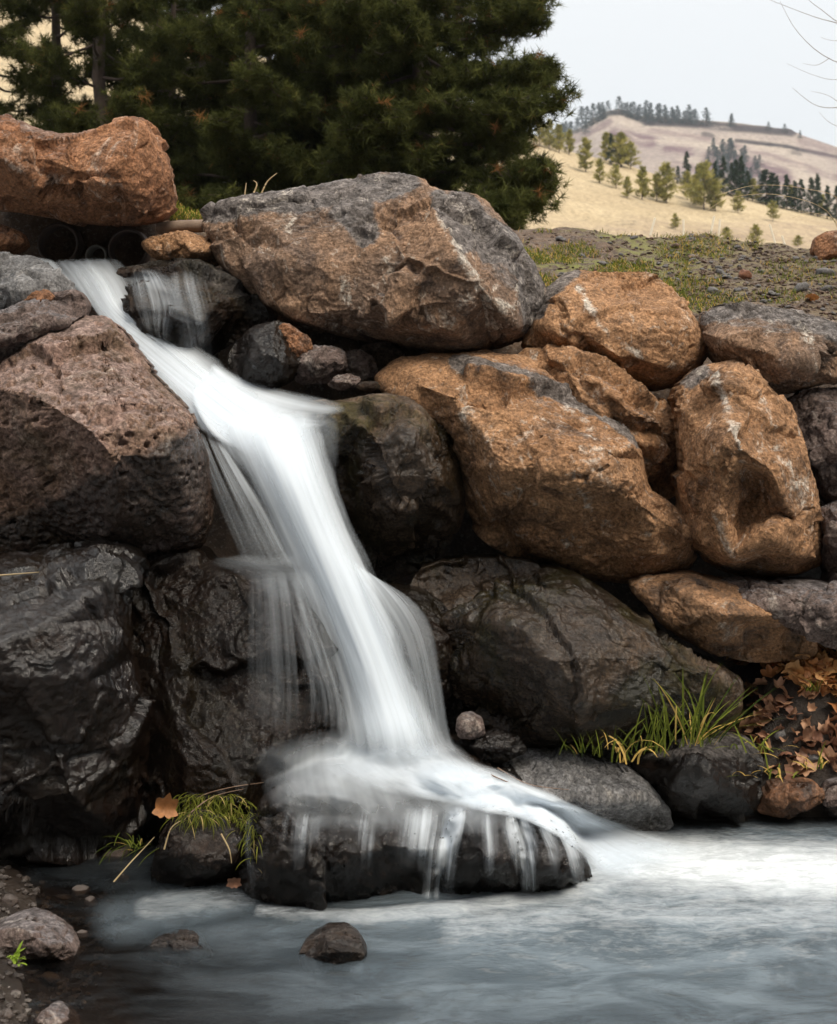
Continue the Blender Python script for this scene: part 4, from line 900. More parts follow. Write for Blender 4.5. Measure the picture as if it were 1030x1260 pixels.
for (px, Y, hgt, reach, sd_, lab, tr_) in (
        (72, 21.0, 10.5, 1.9, 302, "pine with a straight bare dark trunk, leftmost of the grove", 0.15),
        (140, 20.0, 10.5, 1.7, 303, "pine with a dark trunk above the orange brown top boulder, second from the left", 0.17),
        (214, 22.5, 10.0, 2.0, 304, "pine with a slim trunk and sky showing through its top, third from the left", 0.12),
        (300, 19.5, 9.5, 2.0, 305, "dense dark pine between the top boulder and the grey crest of the largest boulder", 0.16),
        (372, 21.5, 10.0, 2.1, 306, "dense dark pine straight above the left end of the largest boulder", 0.16),
        (440, 18.6, 9.0, 1.9, 307, "dense dark pine straight above the crest of the largest boulder", 0.15),
        (255, 25.0, 11.0, 2.3, 308, "dark pine at the back of the grove above the gap between the top boulders", 0.17),
        (480, 24.5, 11.0, 2.3, 309, "dark pine standing at the back of the grove beside the open grown pine", 0.17),
        (330, 27.0, 11.0, 2.5, 311, "tall dark pine deep in the grove over the left shoulder of the largest boulder", 0.17),
        (410, 28.0, 11.0, 2.5, 312, "tall dark pine deep in the grove straight behind the crest of the largest boulder", 0.17),
        (-10, 22.0, 10.0, 1.8, 310, "pine half cut off by the left edge of the picture", 0.14)):
    b_ = P(px, 300, Y); sparse = px < 180
    big_pine((b_[0], Y, gz(b_[0], Y)), hgt, reach, 66 if sparse else 92, sd_, lab, GT, z0=0.16 if not sparse else 0.22, trunk_r=tr_, tufts=52 if sparse else 84)

# small conifers on the slopes: layered branch sprays round a trunk
def small_conifer(kind, n_layer, seed, mat, slim, blades):
    r = np.random.default_rng(seed); fir = kind == 'fir'
    nb = n_layer; tb = Tubes(); bend = r.normal(0, .012, 2)
    tb.add([[0, 0, -0.03], [bend[0], bend[1], 0.4], [0, 0, 0.97]], [0.018, 0.012, 0.003], 6)
    V, T = [], []
    for b in range(nb):
        h = 0.08 + 0.90 * (b + r.random()) / nb; az = r.uniform(0, 6.283)
        rad = slim * ((1.02 - h) ** 0.8 if fir else (1.03 - h) ** 0.6 * (0.6 + 0.4 * min(1, h / 0.25))) * r.uniform(0.45, 1.2)
        d = np.array([math.cos(az), math.sin(az), (-0.15 if fir else r.uniform(0.0, 0.6))]); p0 = np.array([0, 0, h]); tone_b = np.clip(r.normal(.5, .28), 0, 1)
        if not fir: tb.add([p0, p0 + d * rad * 0.8], [0.006, 0.002], 3)
        for k in range(blades):
            f_ = r.uniform(0.25, 1.0); c = p0 + d * rad * f_ + r.normal(0, 0.012 if fir else 0.022, 3)
            L_ = (0.05 if fir else 0.065) * r.uniform(.6, 1.2); dd = d * 0.5 + r.normal(0, 0.6, 3) + np.array([0, 0, -.1 if fir else .35]); dd /= np.linalg.norm(dd)
            sd = np.cross(dd, r.normal(0, 1, 3)); sd /= np.linalg.norm(sd) + 1e-9; w = L_ * 0.16
            V += [c - sd * w, c + sd * w, c + dd * L_]; T += [float(np.clip(tone_b + r.normal(0, .12), 0, 1))] * 3
    me = np_mesh("crown", np.array(V), [np.arange(len(V)).reshape(-1, 3)], mat, False, {'tone': np.array(T)})
    return me, tb.mesh("trunk", m_bark)
def proto_set(kind, mat, slim, lay, bl, n, s0): return [small_conifer(kind, lay, s0 + k, mat, slim * (0.9 + 0.12 * k), bl) for k in range(n)]
YP = proto_set('pine', m_young, 0.36, 64, 60, 6, 500)
DP = proto_set('fir', m_fir, 0.24, 80, 40, 4, 520)
FP = proto_set('fir', m_firfar, 0.26, 60, 26, 5, 540)
def plant(protos, px, py, hpx, bvh, name, label, group, k, wid=1.0):
    h = on_ground(px, py, bvh)
    if h is None: return
    H = hpx * h.y / F
    cr_, tk_ = protos[k % len(protos)]
    e_ = tag(empty(name, h, rng.uniform(0, 6.28)), label, "tree", group); e_.scale = (H * wid, H * wid, H)
    _obj("trunk", tk_, e_); _obj("crown", cr_, e_)
sil_y = lambda x: float(np.interp(x, [650, 708, 772, 806, 844, 901, 950, 1030], [163, 188, 203, 214, 225, 238, 250, 268]))
# young pines on the golden slope: column, foot, height in the photo
for k, (x, y, h, w) in enumerate([(721, 212, 42, 1), (746, 198, 34, 1), (738, 226, 30, .9), (764, 206, 42, 1.1), (776, 208, 32, 1.1), (758, 232, 28, 1), (790, 246, 40, 1.05), (772, 244, 26, 1), (820, 250, 48, 1.1), (808, 248, 34, 1), (846, 246, 34, .8), (866, 258, 56, 1.0), (880, 260, 40, 1.1), (856, 252, 36, 1), (908, 262, 26, 1.1), (926, 248, 28, 1), (944, 246, 24, 1), (951, 272, 24, .9), (973, 258, 30, 1), (1012, 266, 26, 1.1), (831, 282, 19, 1.1), (894, 302, 22, 1.2), (930, 303, 26, 1.0), (982, 304, 14, 1.3), (700, 190, 30, 1), (688, 188, 34, .9), (676, 184, 36, .9), (664, 180, 34, .9)]):
    plant(YP, x, y, h, HB, "young_pine", "young olive green pine on the golden grass slope", "young pines on the golden slope", k, w)
for k, (x, y, h, w) in enumerate([(764, 192, 26, 1.3), (752, 194, 30, 1.2), (845, 220, 34, .9), (834, 224, 20, 1.1), (868, 228, 30, 1), (880, 232, 34, .9), (890, 230, 38, .9), (900, 234, 34, .9), (912, 236, 44, .9), (906, 226, 30, 1), (920, 240, 30, 1), (858, 226, 24, 1), (956, 254, 38, 1), (968, 254, 40, 1), (986, 256, 36, 1), (998, 258, 40, .9), (1006, 256, 42, .9), (1018, 262, 34, 1), (1030, 264, 36, 1), (942, 222, 14, 1.6), (950, 224, 12, 1.6), (978, 252, 30, 1)]):
    plant(DP, x, max(y, sil_y(x) + 4), h + max(0, sil_y(x) + 4 - y), HB, "dark_fir", "dark green fir in the line of trees behind the golden slope", "dark firs behind the golden slope", k, w)
fx = [(695, 158, 12), (702, 157, 14), (709, 158, 18), (716, 154, 20), (723, 152, 22), (730, 148, 24), (737, 144, 26), (744, 141, 16), (752, 137, 14), (759, 136, 16), (766, 137, 14), (773, 140, 16), (780, 142, 18), (787, 143, 18), (794, 143, 18), (801, 144, 22), (808, 144, 20), (815, 145, 16), (820, 145, 18), (828, 146, 16), (832, 146, 18), (840, 147, 16), (848, 147, 18), (855, 147, 16), (868, 149, 18), (871, 149, 10), (900, 151, 15), (903, 151, 9), (944, 156, 10), (963, 158, 6), (985, 166, 6), (690, 162, 14), (698, 164, 14), (683, 164, 14), (720, 160, 12)]
for k, (x, y, h) in enumerate(fx):
    plant(FP, x + rng.normal(0, 2), y + 5, (h + 3) * rng.uniform(.75, 1.25), FB, "far_fir", "tiny blue green fir on the skyline of the distant hill", "firs on the skyline of the distant hill", k, 1.6)
for k in range(26):
    x = rng.uniform(684, 860); y = float(np.interp(x, [684, 712, 750, 765, 790, 860], [165, 160, 139, 137, 146, 150]))
    plant(FP, x, y + 4, rng.uniform(10, 20), FB, "far_fir", "tiny blue green fir on the skyline of the distant hill", "firs on the skyline of the distant hill", k, 1.7)
for k in range(34):
    x = rng.uniform(870, 935); y = 178 + (x - 870) * 0.25 + rng.uniform(8, 44)
    plant(FP, x, y, rng.uniform(14, 26), FB, "far_fir", "blue green fir in the dark gully below the distant rim", "firs in the gully of the distant hill", k, 1.5)

# ------------------------------------------------------------------ gravel, stones, grass and leaves
def stone_mesh(name, seed, mat, sub=3, flat=(1, .8, .6), fac=1.0):
    bm = bmesh.new(); bmesh.ops.create_icosphere(bm, subdivisions=sub, radius=1.0)
    v = np.array([x.co[:] for x in bm.verts]); f = np.array([[x.index for x in q.verts] for q in bm.faces]); bm.free()
    F1, F2, rv, o4 = voro(v * 1.1 + seed * 3.1, seed)
    v = v * (1 + 0.22 * fbm(v * 0.9 + seed, 2, seed) + fac * 0.30 * (rv * o4).sum(-1) + 0.05 * fbm(v * 4, 3, seed))[:, None] * np.array(flat)
    return np_mesh(name, v, [f], mat, True, {'wet': np.zeros(len(v))})
m_st = [rock_mat("grey_stone", (0.16, 0.15, 0.145), (0.10, 0.095, 0.095), (0.06, 0.055, 0.055), seed=20, white=0.2, bump=0.4),
        rock_mat("brown_stone", (0.20, 0.14, 0.11), (0.14, 0.09, 0.07), (0.07, 0.05, 0.04), seed=21, white=0.2, bump=0.4),
        rock_mat("red_stone", (0.26, 0.12, 0.07), (0.18, 0.08, 0.05), (0.08, 0.04, 0.03), seed=22, white=0.1, bump=0.4, grey_amt=0.2)]
SM = [stone_mesh("stone", 60 + k, m_st[(0, 0, 1, 0, 1, 2)[k]], 3, ((1, .8, .55), (1, .7, .5), (1, .9, .7), (1, .65, .35), (1, .8, .4), (1, .9, .8))[k]) for k in range(6)]
m_wet2 = rock_mat("wet_stone", (0.10, 0.075, 0.062), (0.062, 0.046, 0.04), (0.03, 0.024, 0.02), seed=27, white=0.15, bump=0.4, rough=0.45, grey_amt=0.3)
SMW = [stone_mesh("stone", 60 + k, m_wet2, 3, ((1, .8, .55), (1, .7, .5), (1, .9, .7), (1, .65, .35), (1, .8, .4), (1, .9, .8))[k]) for k in range(6)]
def stone(p, size, k, name, label, group=None, cat="stone", sink=0.25, wet=False):
    o = _obj(name, (SMW if wet else SM)[k], None, (p[0], p[1], p[2] + size * (0.4 - sink)))
    o.scale = (size, size, size); o.rotation_euler = (rng.normal(0, .25), rng.normal(0, .25), rng.uniform(0, 6.28))
    return tag(o, label, cat, group)
# stones one can pick out on the dirt slope
for px, py, s_, k, lab in ((917, 341, 9, 5, "rusty orange stone alone on the dirt slope behind the flat topped boulder"), (985, 357, 11, 0, "grey rounded stone on the dirt slope above the fallen orange leaf"),
                           (1016, 358, 9, 1, "pale pinkish stone on the dirt slope at the right edge"), (1016, 338, 12, 0, "grey stone right under the round brick red stone"), (878, 360, 10, 1, "brown wedge shaped stone on the dirt slope above the flat topped boulder"),
                           (886, 336, 7, 0, "bluish grey stone on the middle of the dirt slope"), (690, 296, 10, 3, "flat grey stone near the crest behind the largest boulder"), (950, 362, 8, 3, "flat pale stone half sunk in the dirt above the flat topped boulder")):
    h = on_ground(px, py)
    if h: stone(h, s_ * h.y / F, k, "stone", lab)
for i in range(240):
    px = rng.uniform(640, 1060); py = rng.uniform(286, 390)
    if rng.random() > 0.35 + 0.65 * sstep(680, 860, px): continue
    h = on_ground(px, py)
    if h and 7.4 < h.y < 11.2:
        k = int(rng.choice([0, 0, 0, 1, 1, 3, 3, 4]))
        g_ = "grey pebbles on the dirt slope" if k in (0, 3) else "brown pebbles on the dirt slope"
        stone(h, rng.uniform(2.2, 7.0) * rng.uniform(.6, 1) * h.y / F, k, "pebble", ("small grey pebble" if k in (0, 3) else "small brown pebble") + " scattered on the dirt slope behind the boulders", g_, "pebble")
def gravel(name, label, pts, smin, smax, mat, seed):
    r = np.random.default_rng(seed); bm = bmesh.new(); bmesh.ops.create_icosphere(bm, subdivisions=1, radius=1)
    v0 = np.array([x.co[:] for x in bm.verts]); f0 = np.array([[x.index for x in q.verts] for q in bm.faces]); bm.free()
    V, Fc = [], []
    for i, p in enumerate(pts):
        s_ = r.uniform(smin, smax) * np.array([1, r.uniform(.6, 1), r.uniform(.35, .7)]); a = r.uniform(0, 6.28)
        w = v0 * (1 + r.normal(0, .16, (len(v0), 1))) * s_
        w = np.stack([w[:, 0] * math.cos(a) - w[:, 1] * math.sin(a), w[:, 0] * math.sin(a) + w[:, 1] * math.cos(a), w[:, 2]], 1) + np.array(p)
        V.append(w); Fc.append(f0 + i * len(v0))
    V = np.concatenate(V)
    return tag(_obj(name, np_mesh(name, V, [np.concatenate(Fc)], mat, False, {'wet': np.zeros(len(V))})), label, name, kind='stuff')
gp = []
for i in range(3600):
    px = rng.uniform(640, 1080); py = rng.uniform(284, 400)
    if rng.random() > 0.25 + 0.75 * sstep(700, 880, px): continue
    h = on_ground(px, py)
    if h and 7.4 < h.y < 11.2: gp.append(h)
m_clod = rock_mat("dark_clod", (0.10, 0.062, 0.042), (0.06, 0.038, 0.027), (0.12, 0.095, 0.08), seed=25, white=0.2, bump=0.4, grey_amt=0.2)
gravel("gravel", "fine dark gravel and clods on the dirt slope", gp, 0.007, 0.024, m_clod, 5)
m_wetst = rock_mat("wet_bank_stone", (0.060, 0.046, 0.038), (0.036, 0.027, 0.022), (0.02, 0.015, 0.012), seed=24, white=0.1, bump=0.4, rough=0.55, grey_amt=0.2)
gp = []
for i in range(900):
    px = rng.uniform(-40, 190) ; py = rng.uniform(1050, 1290)
    if px > 170 - 0.5 * abs(py - 1110): continue
    h = on_ground(px, py)
    if h: gp.append((h.x, h.y, h.z + 0.004))
gravel("gravel", "wet dark gravel on the lower left bank", gp, 0.006, 0.022, m_wetst, 6)
for i, (px, py, s_, k, lab) in enumerate([(112, 1152, 11, 1, "pinkish rounded pebble at the water's edge on the left bank"), (150, 1148, 9, 0, "small brown stone just breaking the water near the left bank"), (100, 1185, 9, 1, "reddish flat pebble in the shallows right of the long bank stone"),
                                         (62, 1215, 12, 3, "grey angular stone in the shallows below the long bank stone"), (92, 1205, 10, 3, "dark flat stone in the shallows, lower left"), (20, 1225, 8, 4, "small brown stone at the lower left edge"), (8, 1250, 9, 0, "grey stone in the bottom left corner"),
                                         (140, 1110, 24, 3, "broad flat dark stone at the waterline beside the grassy rock"), (100, 1128, 12, 0, "grey pebble behind the long bank stone"), (78, 1122, 8, 3, "small flat pebble at the back of the left bank"), (10, 1062, 14, 2, "reddish dark stone at the left edge below the massive boulder"), (12, 1110, 13, 1, "flat brown stone at the left edge behind the long bank stone"), (165, 1085, 10, 0, "small wet stone in front of the grassy rock")]):
    h = on_ground(px, py)
    if h:
        z = max(h.z, -0.02); stone((h.x, h.y, z), s_ * h.y / F, k, "stone", lab, wet=True)
# pebbles and small rocks at the water's edge on the right
for px, py, s_, k, lab in ((1024, 1000, 9, 0, "little grey stone at the waterline in the right corner of the bank"), (960, 905, 9, 1, "mauve stone among the leaves on the right bank"), (880, 822, 12, 1, "brown stone peeping out behind the mossy boulder beside the leaves"), (900, 815, 10, 2, "rusty small stone behind the mossy boulder beside the leaves"), (1000, 935, 10, 1, "mauve rounded stone on the right bank above the flat rusty rock")):
    h = on_ground(px, py)
    if h: stone(h, s_ * h.y / F, k, "stone", lab)

# grass blades
def blades_mesh(name, specs, mat):
    """specs: base, direction, length, width, bend, tone -> tapered ribbons of six segments"""
    V, Fc, T = [], [], []; n = 0; ns = 7
    for b_, az, el, L_, w, bend, tone in specs:
        s_ = np.linspace(0, 1, ns); e_ = el - bend * s_
        dr = np.cumsum(np.stack([np.cos(e_) * math.cos(az), np.cos(e_) * math.sin(az), np.sin(e_)], 1), 0) * L_ / ns
        p = np.array(b_) + np.concatenate([[[0, 0, 0]], dr[:-1]], 0)
        sd = np.array([-math.sin(az), math.cos(az), 0.0]); sd = sd * 0.8 + np.array([0.6 * np.sign(sd[0] + 1e-6), 0, 0]); sd /= np.linalg.norm(sd)
        ww = (w * (0.55 + 0.9 * s_) * (1 - s_ ** 2.2) + 0.0004)[:, None]
        V.append(np.stack([p - sd * ww / 2, p + sd * ww / 2], 1).reshape(-1, 3))
        i = np.arange(ns - 1) * 2 + n; Fc.append(np.stack([i, i + 1, i + 3, i + 2], 1)); n += ns * 2; T += [tone] * ns * 2
    return np_mesh(name, np.concatenate(V), [np.concatenate(Fc)], mat, True, {'tone': np.array(T)})
m_grass = foliage_mat("green_grass", (0.030, 0.050, 0.010), (0.19, 0.21, 0.035), (0.50, 0.33, 0.10), 0.35)
m_moss = foliage_mat("wet_grass", (0.05, 0.065, 0.012), (0.20, 0.20, 0.035), (0.40, 0.30, 0.12), 0.3)
m_dry = foliage_mat("dry_straw", (0.42, 0.31, 0.17), (0.60, 0.47, 0.28), None, 0.3)
def clump(px, py, Y, n, L_, w, label, yellow=0.15, spread=0.05, el=(0.7, 1.5), azr=(0, 6.28), name="grass_clump", cat="grass clump", bend=(0.2, 1.3), z=None, group=None):
    if Y is None:
        h = on_ground(px, py, DB2); c = np.array(h)
    else: c = P(px, py, Y)
    sp = []
    for i in range(n):
        dry = rng.random() < yellow
        b_ = rng.normal(0, spread, 3) * np.array([1, .6, .1])
        sp.append((b_, rng.uniform(*azr), rng.uniform(*el), L_ * rng.uniform(0.45, 1.1), w * rng.uniform(.6, 1.2), rng.uniform(*bend) * (1.6 if dry else 1), 1.0 if dry else float(np.clip(rng.normal(.5, .28), 0, .9))))
    o = _obj(name, blades_mesh(name, sp, m_grass), None, c)
    return tag(o, label, cat, group)
DB2 = BVHTree.FromPolygons([Vector(q) for q in np.concatenate([np.concatenate(dv[:-1]), gv[: 430 * 275]])],
                           [f for f in df if max(f) < o_] + (gf[: 429 * 274] + o_).tolist())
clump(850, 916, 5.62, 30, 0.40, 0.009, "tallest green grass clump, behind the dark low rock", 0.14, 0.035, (0.95, 1.5), bend=(.1, .8))
clump(862, 914, 5.62, 20, 0.38, 0.008, "grass clump fanning to the right above the dark low rock", 0.15, 0.03, (0.5, 1.0), (-0.9, 0.7), bend=(.2, .9))
clump(806, 926, 5.60, 24, 0.28, 0.007, "upright green grass clump left of the tallest one", 0.15, 0.04, (0.9, 1.5), bend=(.1, .8))
clump(766, 938, 5.58, 11, 0.29, 0.012, "yellowing clump with one broad bent blade above the grey slab", 0.6, 0.03, (0.8, 1.4), bend=(.6, 1.9))
clump(728, 928, 5.64, 22, 0.13, 0.005, "short dark green tuft at the upper edge of the grey slab", 0.1, 0.05, (0.9, 1.5), bend=(.1, .9))
clump(935, 925, 5.74, 16, 0.20, 0.009, "drooping grass clump at the right end of the dark low rock", 0.35, 0.05, (0.3, 1.1))
clump(948, 955, 5.74, 14, 0.14, 0.009, "yellow green tuft hanging beside the dark low rock", 0.5, 0.04, (0.2, 1.0))
clump(1010, 945, 5.8, 14, 0.14, 0.010, "yellow tuft above the flat rusty rock", 0.6, 0.05, (0.4, 1.3))
clump(1000, 850, 6.20, 18, 0.10, 0.005, "small green tuft growing among the fallen leaves", 0.1, 0.02, (0.5, 1.4))
clump(782, 925, 5.64, 14, 0.16, 0.007, "thin dark green tuft against the mossy boulder", 0.1, 0.05, (0.9, 1.5))
# wet grass hanging over the left rock
sp = []
for i in range(420):
    px = rng.uniform(218, 318); py = rng.uniform(980, 1010) + max(0, (px - 285)) * rng.uniform(0, 2.2)
    h = on_ground(px, py, DB2)
    if h is None: continue
    b_ = np.array(h) + np.array([0, -0.012, 0.012])
    sp.append((b_, rng.uniform(-2.6, -0.4), rng.uniform(-0.3, 0.8), rng.uniform(0.05, 0.13), rng.uniform(.0025, .005), rng.uniform(0.8, 2.4), 1.0 if rng.random() < .12 else float(np.clip(rng.normal(.5, .3), 0, .9))))
tag(_obj("wet_grass", blades_mesh("wet_grass", sp, m_moss)), "mat of wet green grass draped over the left rock beside the splash", "grass", kind='stuff')
clump(165, 1040, 5.30, 40, 0.12, 0.004, "dark wet grass tuft hanging left of the grassy rock", 0.15, 0.04, (-0.6, 0.9), (1.5, 4.8))
# grass on the terrace
sp = []
for i in range(11000):
    left = rng.random() < 0.2
    px, py = (rng.uniform(205, 320), rng.uniform(225, 272)) if left else (rng.uniform(640, 1080), rng.uniform(286, 385))
    pr = 0.9 if left else float(np.clip(1.1 - (px - 640) / 420, 0.12, 1))
    if rng.random() > pr: continue
    h = on_ground(px, py)
    if h is None or not 7.3 < h.y < 11.3: continue
    if fbm(np.array([[h.x * 1.6, h.y * 1.6, 3.0]]), 3, 66)[0] < (-0.2 if left else -0.03): continue
    for q in range(4):
        b_ = np.array(h) + np.append(rng.normal(0, .025, 2), 0)
        sp.append((b_, rng.uniform(0, 6.28), rng.uniform(.5, 1.5), rng.uniform(.02, .06), rng.uniform(.003, .006), rng.uniform(0, 1.2), 1.0 if rng.random() < .22 else float(np.clip(rng.normal(.6, .25), 0, .9))))
tag(_obj("grass", blades_mesh("grass", sp, m_grass)), "short new green grass patches on the dirt slope", "grass", kind='stuff')

# leaves
def leaf_mesh(name, mat, r, size=1.0, curl=0.6):
    ang = np.radians([-90, -60, -40, -15, 8, 25, 48, 70, 90, 110, 132, 155, 172, 195, 220, 240]); rad = np.array([.30, .55, .55, .85, .62, .74, .98, .72, 1.08, .72, .98, .74, .62, .85, .55, .55])
    a = np.linspace(-math.pi / 2, 1.5 * math.pi, 49)[:-1]; rr = np.interp(a, np.append(ang, ang[0] + 2 * math.pi), np.append(rad, rad[0]))
    V = [np.zeros((1, 3))]
    for f_ in (0.33, 0.66, 1.0): V.append(np.stack([rr * f_ * np.cos(a), rr * f_ * np.sin(a), 0 * a], 1))
    v = np.concatenate(V); c1, c2 = r.uniform(-curl, curl, 2); c3 = r.uniform(0.2, curl)
    v[:, 2] = c1 * v[:, 0] ** 2 + c2 * v[:, 1] ** 2 + c3 * np.abs(v[:, 0]) * 0.6 + 0.12 * fbm(v * 2.2 + r.uniform(0, 9), 2, 5)
    f3 = np.array([(0, 1 + i, 1 + (i + 1) % 48) for i in range(48)])
    f4 = np.array([(1 + k * 48 + i, 1 + (k + 1) * 48 + i, 1 + (k + 1) * 48 + (i + 1) % 48, 1 + k * 48 + (i + 1) % 48) for k in (0, 1) for i in range(48)])
    v = v * size
    return v, f3, f4
def leaf_mat(name, a, b):
    t = NT(name); co = t.n('TexCoord').outputs['Object']
    n1 = t.noise(co, 22.0, 7, 0.65, 0.4)
    col = t.mix(t.map(t.attr('tone'), 0, 1, 0, 1, False), a, b)
    k = t.map(n1, 0.3, 0.7, 0.6, 1.25, False)
    col = t.mix(1.0, col, t.n('CombineColor', {0: k, 1: k, 2: k}).outputs[0], 'MULTIPLY')
    bmp = t.n('Bump', {'Strength': 0.4, 'Distance': 0.01, 'Height': n1})
    d = t.n('BsdfPrincipled', {'Base Color': col, 'Roughness': 0.6, 'Normal': bmp.outputs[0]})
    return t.surf(t.n('MixShader', {0: 0.2, 1: d, 2: t.n('BsdfTranslucent', {'Color': col})}))
m_leaf = leaf_mat("orange_dead_leaf", (0.34, 0.13, 0.04), (0.72, 0.40, 0.16))
m_leaf2 = leaf_mat("mauve_dead_leaf", (0.22, 0.10, 0.06), (0.58, 0.33, 0.19))
def rotm(a, b, c):
    from mathutils import Euler
    return np.array(Euler((a, b, c)).to_matrix())
def litter(name, label, area, n, mat, seed, size, lift=0.05):
    r = np.random.default_rng(seed); V, A3, A4, T = [], [], [], []; o = 0
    for i in range(n):
        px, py = area(r); h = on_ground(px, py)
        if h is None: continue
        v, f3, f4 = leaf_mesh(name, mat, r, r.uniform(*size), 1.0)
        v = v @ rotm(r.normal(0.25, .5), r.normal(0, .5), r.uniform(0, 6.28)).T + np.array(h) + np.array([0, -0.01, r.uniform(0.005, lift)])
        V.append(v); A3.append(f3 + o); A4.append(f4 + o); o += len(v); T.append(np.full(len(v), r.random() ** 1.3))
    return tag(_obj(name, np_mesh(name, np.concatenate(V), [np.concatenate(A3), np.concatenate(A4)], mat, True, {'tone': np.concatenate(T)})), label, "leaf litter", kind='stuff')
def pile(r):
    while True:
        x, y = r.uniform(905, 1180), r.uniform(795, 880)
        if y < 800 + (x - 905) * 0.06 or y > 822 + (x - 905) * 0.38: continue
        return x, y
litter("leaf_litter", "pile of orange brown dead leaves heaped against the long brown boulder", pile, 300, m_leaf, 71, (0.028, 0.065), 0.08)
litter("leaf_litter", "matted mauve dead leaves below the orange pile on the right bank", lambda r: (r.uniform(890, 1180), r.uniform(845, 960)), 250, m_leaf2, 72, (0.025, 0.055), 0.045)
def one_leaf(p, size, mat, label, rot, seed):
    r = np.random.default_rng(seed); v, f3, f4 = leaf_mesh("fallen_leaf", mat, r, size, 1.1)
    o = _obj("fallen_leaf", np_mesh("fallen_leaf", v, [f3, f4], mat, True, {'tone': np.full(len(v), 0.15)}), None, p); o.rotation_euler = rot
    return tag(o, label, "leaf")
one_leaf(P(203, 997, 5.24), 0.060, m_leaf, "orange dead leaf standing on the rock beside the wet grass", (R(75), R(10), R(15)), 1)
one_leaf(P(288, 1088, 5.16), 0.035, m_leaf2, "mauve wet leaf at the foot of the hanging wet grass", (R(80), 0, R(190)), 2)
for (px, py, s_, lb, k) in ((1000, 372, .055, "curled orange leaf on the dirt right of the flat topped boulder", 3), (948, 803, .08, "large tan leaf sticking out at the top of the orange pile", 5), (700, 690, .03, "tiny orange leaf caught under the biggest orange boulder", 6)):
    h = on_ground(px, py)
    if h: one_leaf(Vector(h) + Vector((0, -0.02, 0.03)), s_, m_leaf, lb, (R(40), R(15), R(40 * k)), k)

# dry stalks, twigs and the bare tree reaching in at the right
def stalk(name, label, pts, r0, mat, cat, group=None):
    tb = Tubes(); q = crom(pts, 24); loc = q[0].copy(); tb.add(q - loc, np.linspace(r0, r0 * 0.35, 24), 5)
    o = _obj(name, tb.mesh(name, mat), None, loc); return tag(o, label, cat, group)
m_stalk = plain_mat("straw", (0.50, 0.38, 0.20), (0.38, 0.27, 0.14), 20, 0.8)
m_twig = plain_mat("twig", (0.16, 0.09, 0.06), (0.26, 0.17, 0.12), 20, 0.8)
gs = "dry stalks arching over the crest at the right"
for pts in ([(1042, 320), (1020, 262), (960, 240), (900, 243), (866, 262)], [(1050, 320), (1036, 250), (990, 232), (930, 228), (884, 240)], [(1046, 322), (1030, 275), (1000, 262), (975, 268)]):
    stalk("dry_stalk", "pale dry stalk arching over the crest at the right edge", [P(x, y, 9.6 - 0.3 * i) for i, (x, y) in enumerate(pts)], 0.0024, m_stalk, "stalk", gs)
for pts, lb in (([(300, 250), (303, 225)], "short upright straw behind the left end of the largest boulder"), ([(318, 248), (328, 225), (341, 213)], "tallest leaning straw behind the left end of the largest boulder"), ([(308, 246), (316, 228), (312, 222)], "bent straw behind the left end of the largest boulder")):
    stalk("dry_stalk", lb, [P(x, y, 7.7) for x, y in pts], 0.006, m_stalk, "stalk")
for pts, lb in (([(140, 1085, 5.1), (160, 1062, 5.12), (176, 1045, 5.14), (190, 1030, 5.15)], "tan straw leaning against the grassy rock at the left"), ([(0, 708, 5.25), (25, 706, 5.2), (48, 704, 5.16)], "yellow straw lying on the shiny sloping boulder at the left edge"),
                ([(272, 1026, 5.2), (282, 1045, 5.18), (285, 1062, 5.18)], "thin straw hanging down the grassy rock"), ([(202, 1045, 5.2), (210, 1020, 5.2), (222, 1010, 5.2)], "short straw beside the orange dead leaf")):
    stalk("straw", lb, [P(x, y, d_) for x, y, d_ in pts], 0.0035, m_stalk, "straw")
for k, pts in enumerate([[(225, 1000), (250, 982), (285, 972), (325, 966)], [(232, 1006), (262, 984), (300, 974)], [(600, 955), (640, 972), (690, 992)], [(612, 948), (650, 968), (700, 975)], [(640, 975), (670, 985), (735, 1000)], [(620, 985), (655, 996), (700, 1004)]]):
    q = []
    for x, y in pts:
        h = on_ground(x, y, DB2); q.append(np.array(h) + np.array([0, -0.015, 0.015]) if h else P(x, y, 5.5))
    stalk("twig", ("reddish twig lying across the wet grass mat", "thinner twig tucked under the edge of the wet grass mat", "fine reddish twig along the foam edge of the grey slab", "fine twig high on the grey slab", "fine twig reaching furthest right over the grey slab", "fine twig nearest the water on the grey slab")[k], q, 0.0028, m_twig, "twig")
root = tag(empty("bare_tree", (6.2, 10.4, 2.6)), "leafless tree at the right edge, its fine twigs hanging into the white sky", "tree")
tb = Tubes(); tb.add([(0, 0, 0), (0.05, 0, 1.5), (-0.05, 0.05, 3.2), (0.0, 0, 5.2)], [0.10, 0.08, 0.05, 0.02], 9)
_obj("trunk", tb.mesh("trunk", m_bark), root)
tb = Tubes(); r0 = np.array(root.location)
for pts in ([(1440, 120), (1200, 70), (1060, 40), (1008, 10), (985, -10)], [(1200, 70), (1100, 60), (1040, 32), (1000, 20), (940, -3)], [(1440, 180), (1200, 110), (1080, 90), (1020, 72), (982, 40), (960, 2)], [(1080, 90), (1030, 98), (1000, 92), (968, 78)], [(1200, 130), (1090, 128), (1040, 132), (1005, 130), (975, 108)], [(1040, 132), (1020, 118), (998, 112)], [(1020, 72), (1005, 80), (988, 78)], [(1060, 40), (1030, 50), (1010, 46)], [(1040, 160), (1020, 150), (1008, 138)]):
    q = crom([P(x, y, 10.2) - r0 for x, y in pts], 20); tb.add(q, np.linspace(0.006, 0.0010, 20) if pts[0][0] > 1150 else np.linspace(0.0022, 0.0008, 20), 4)
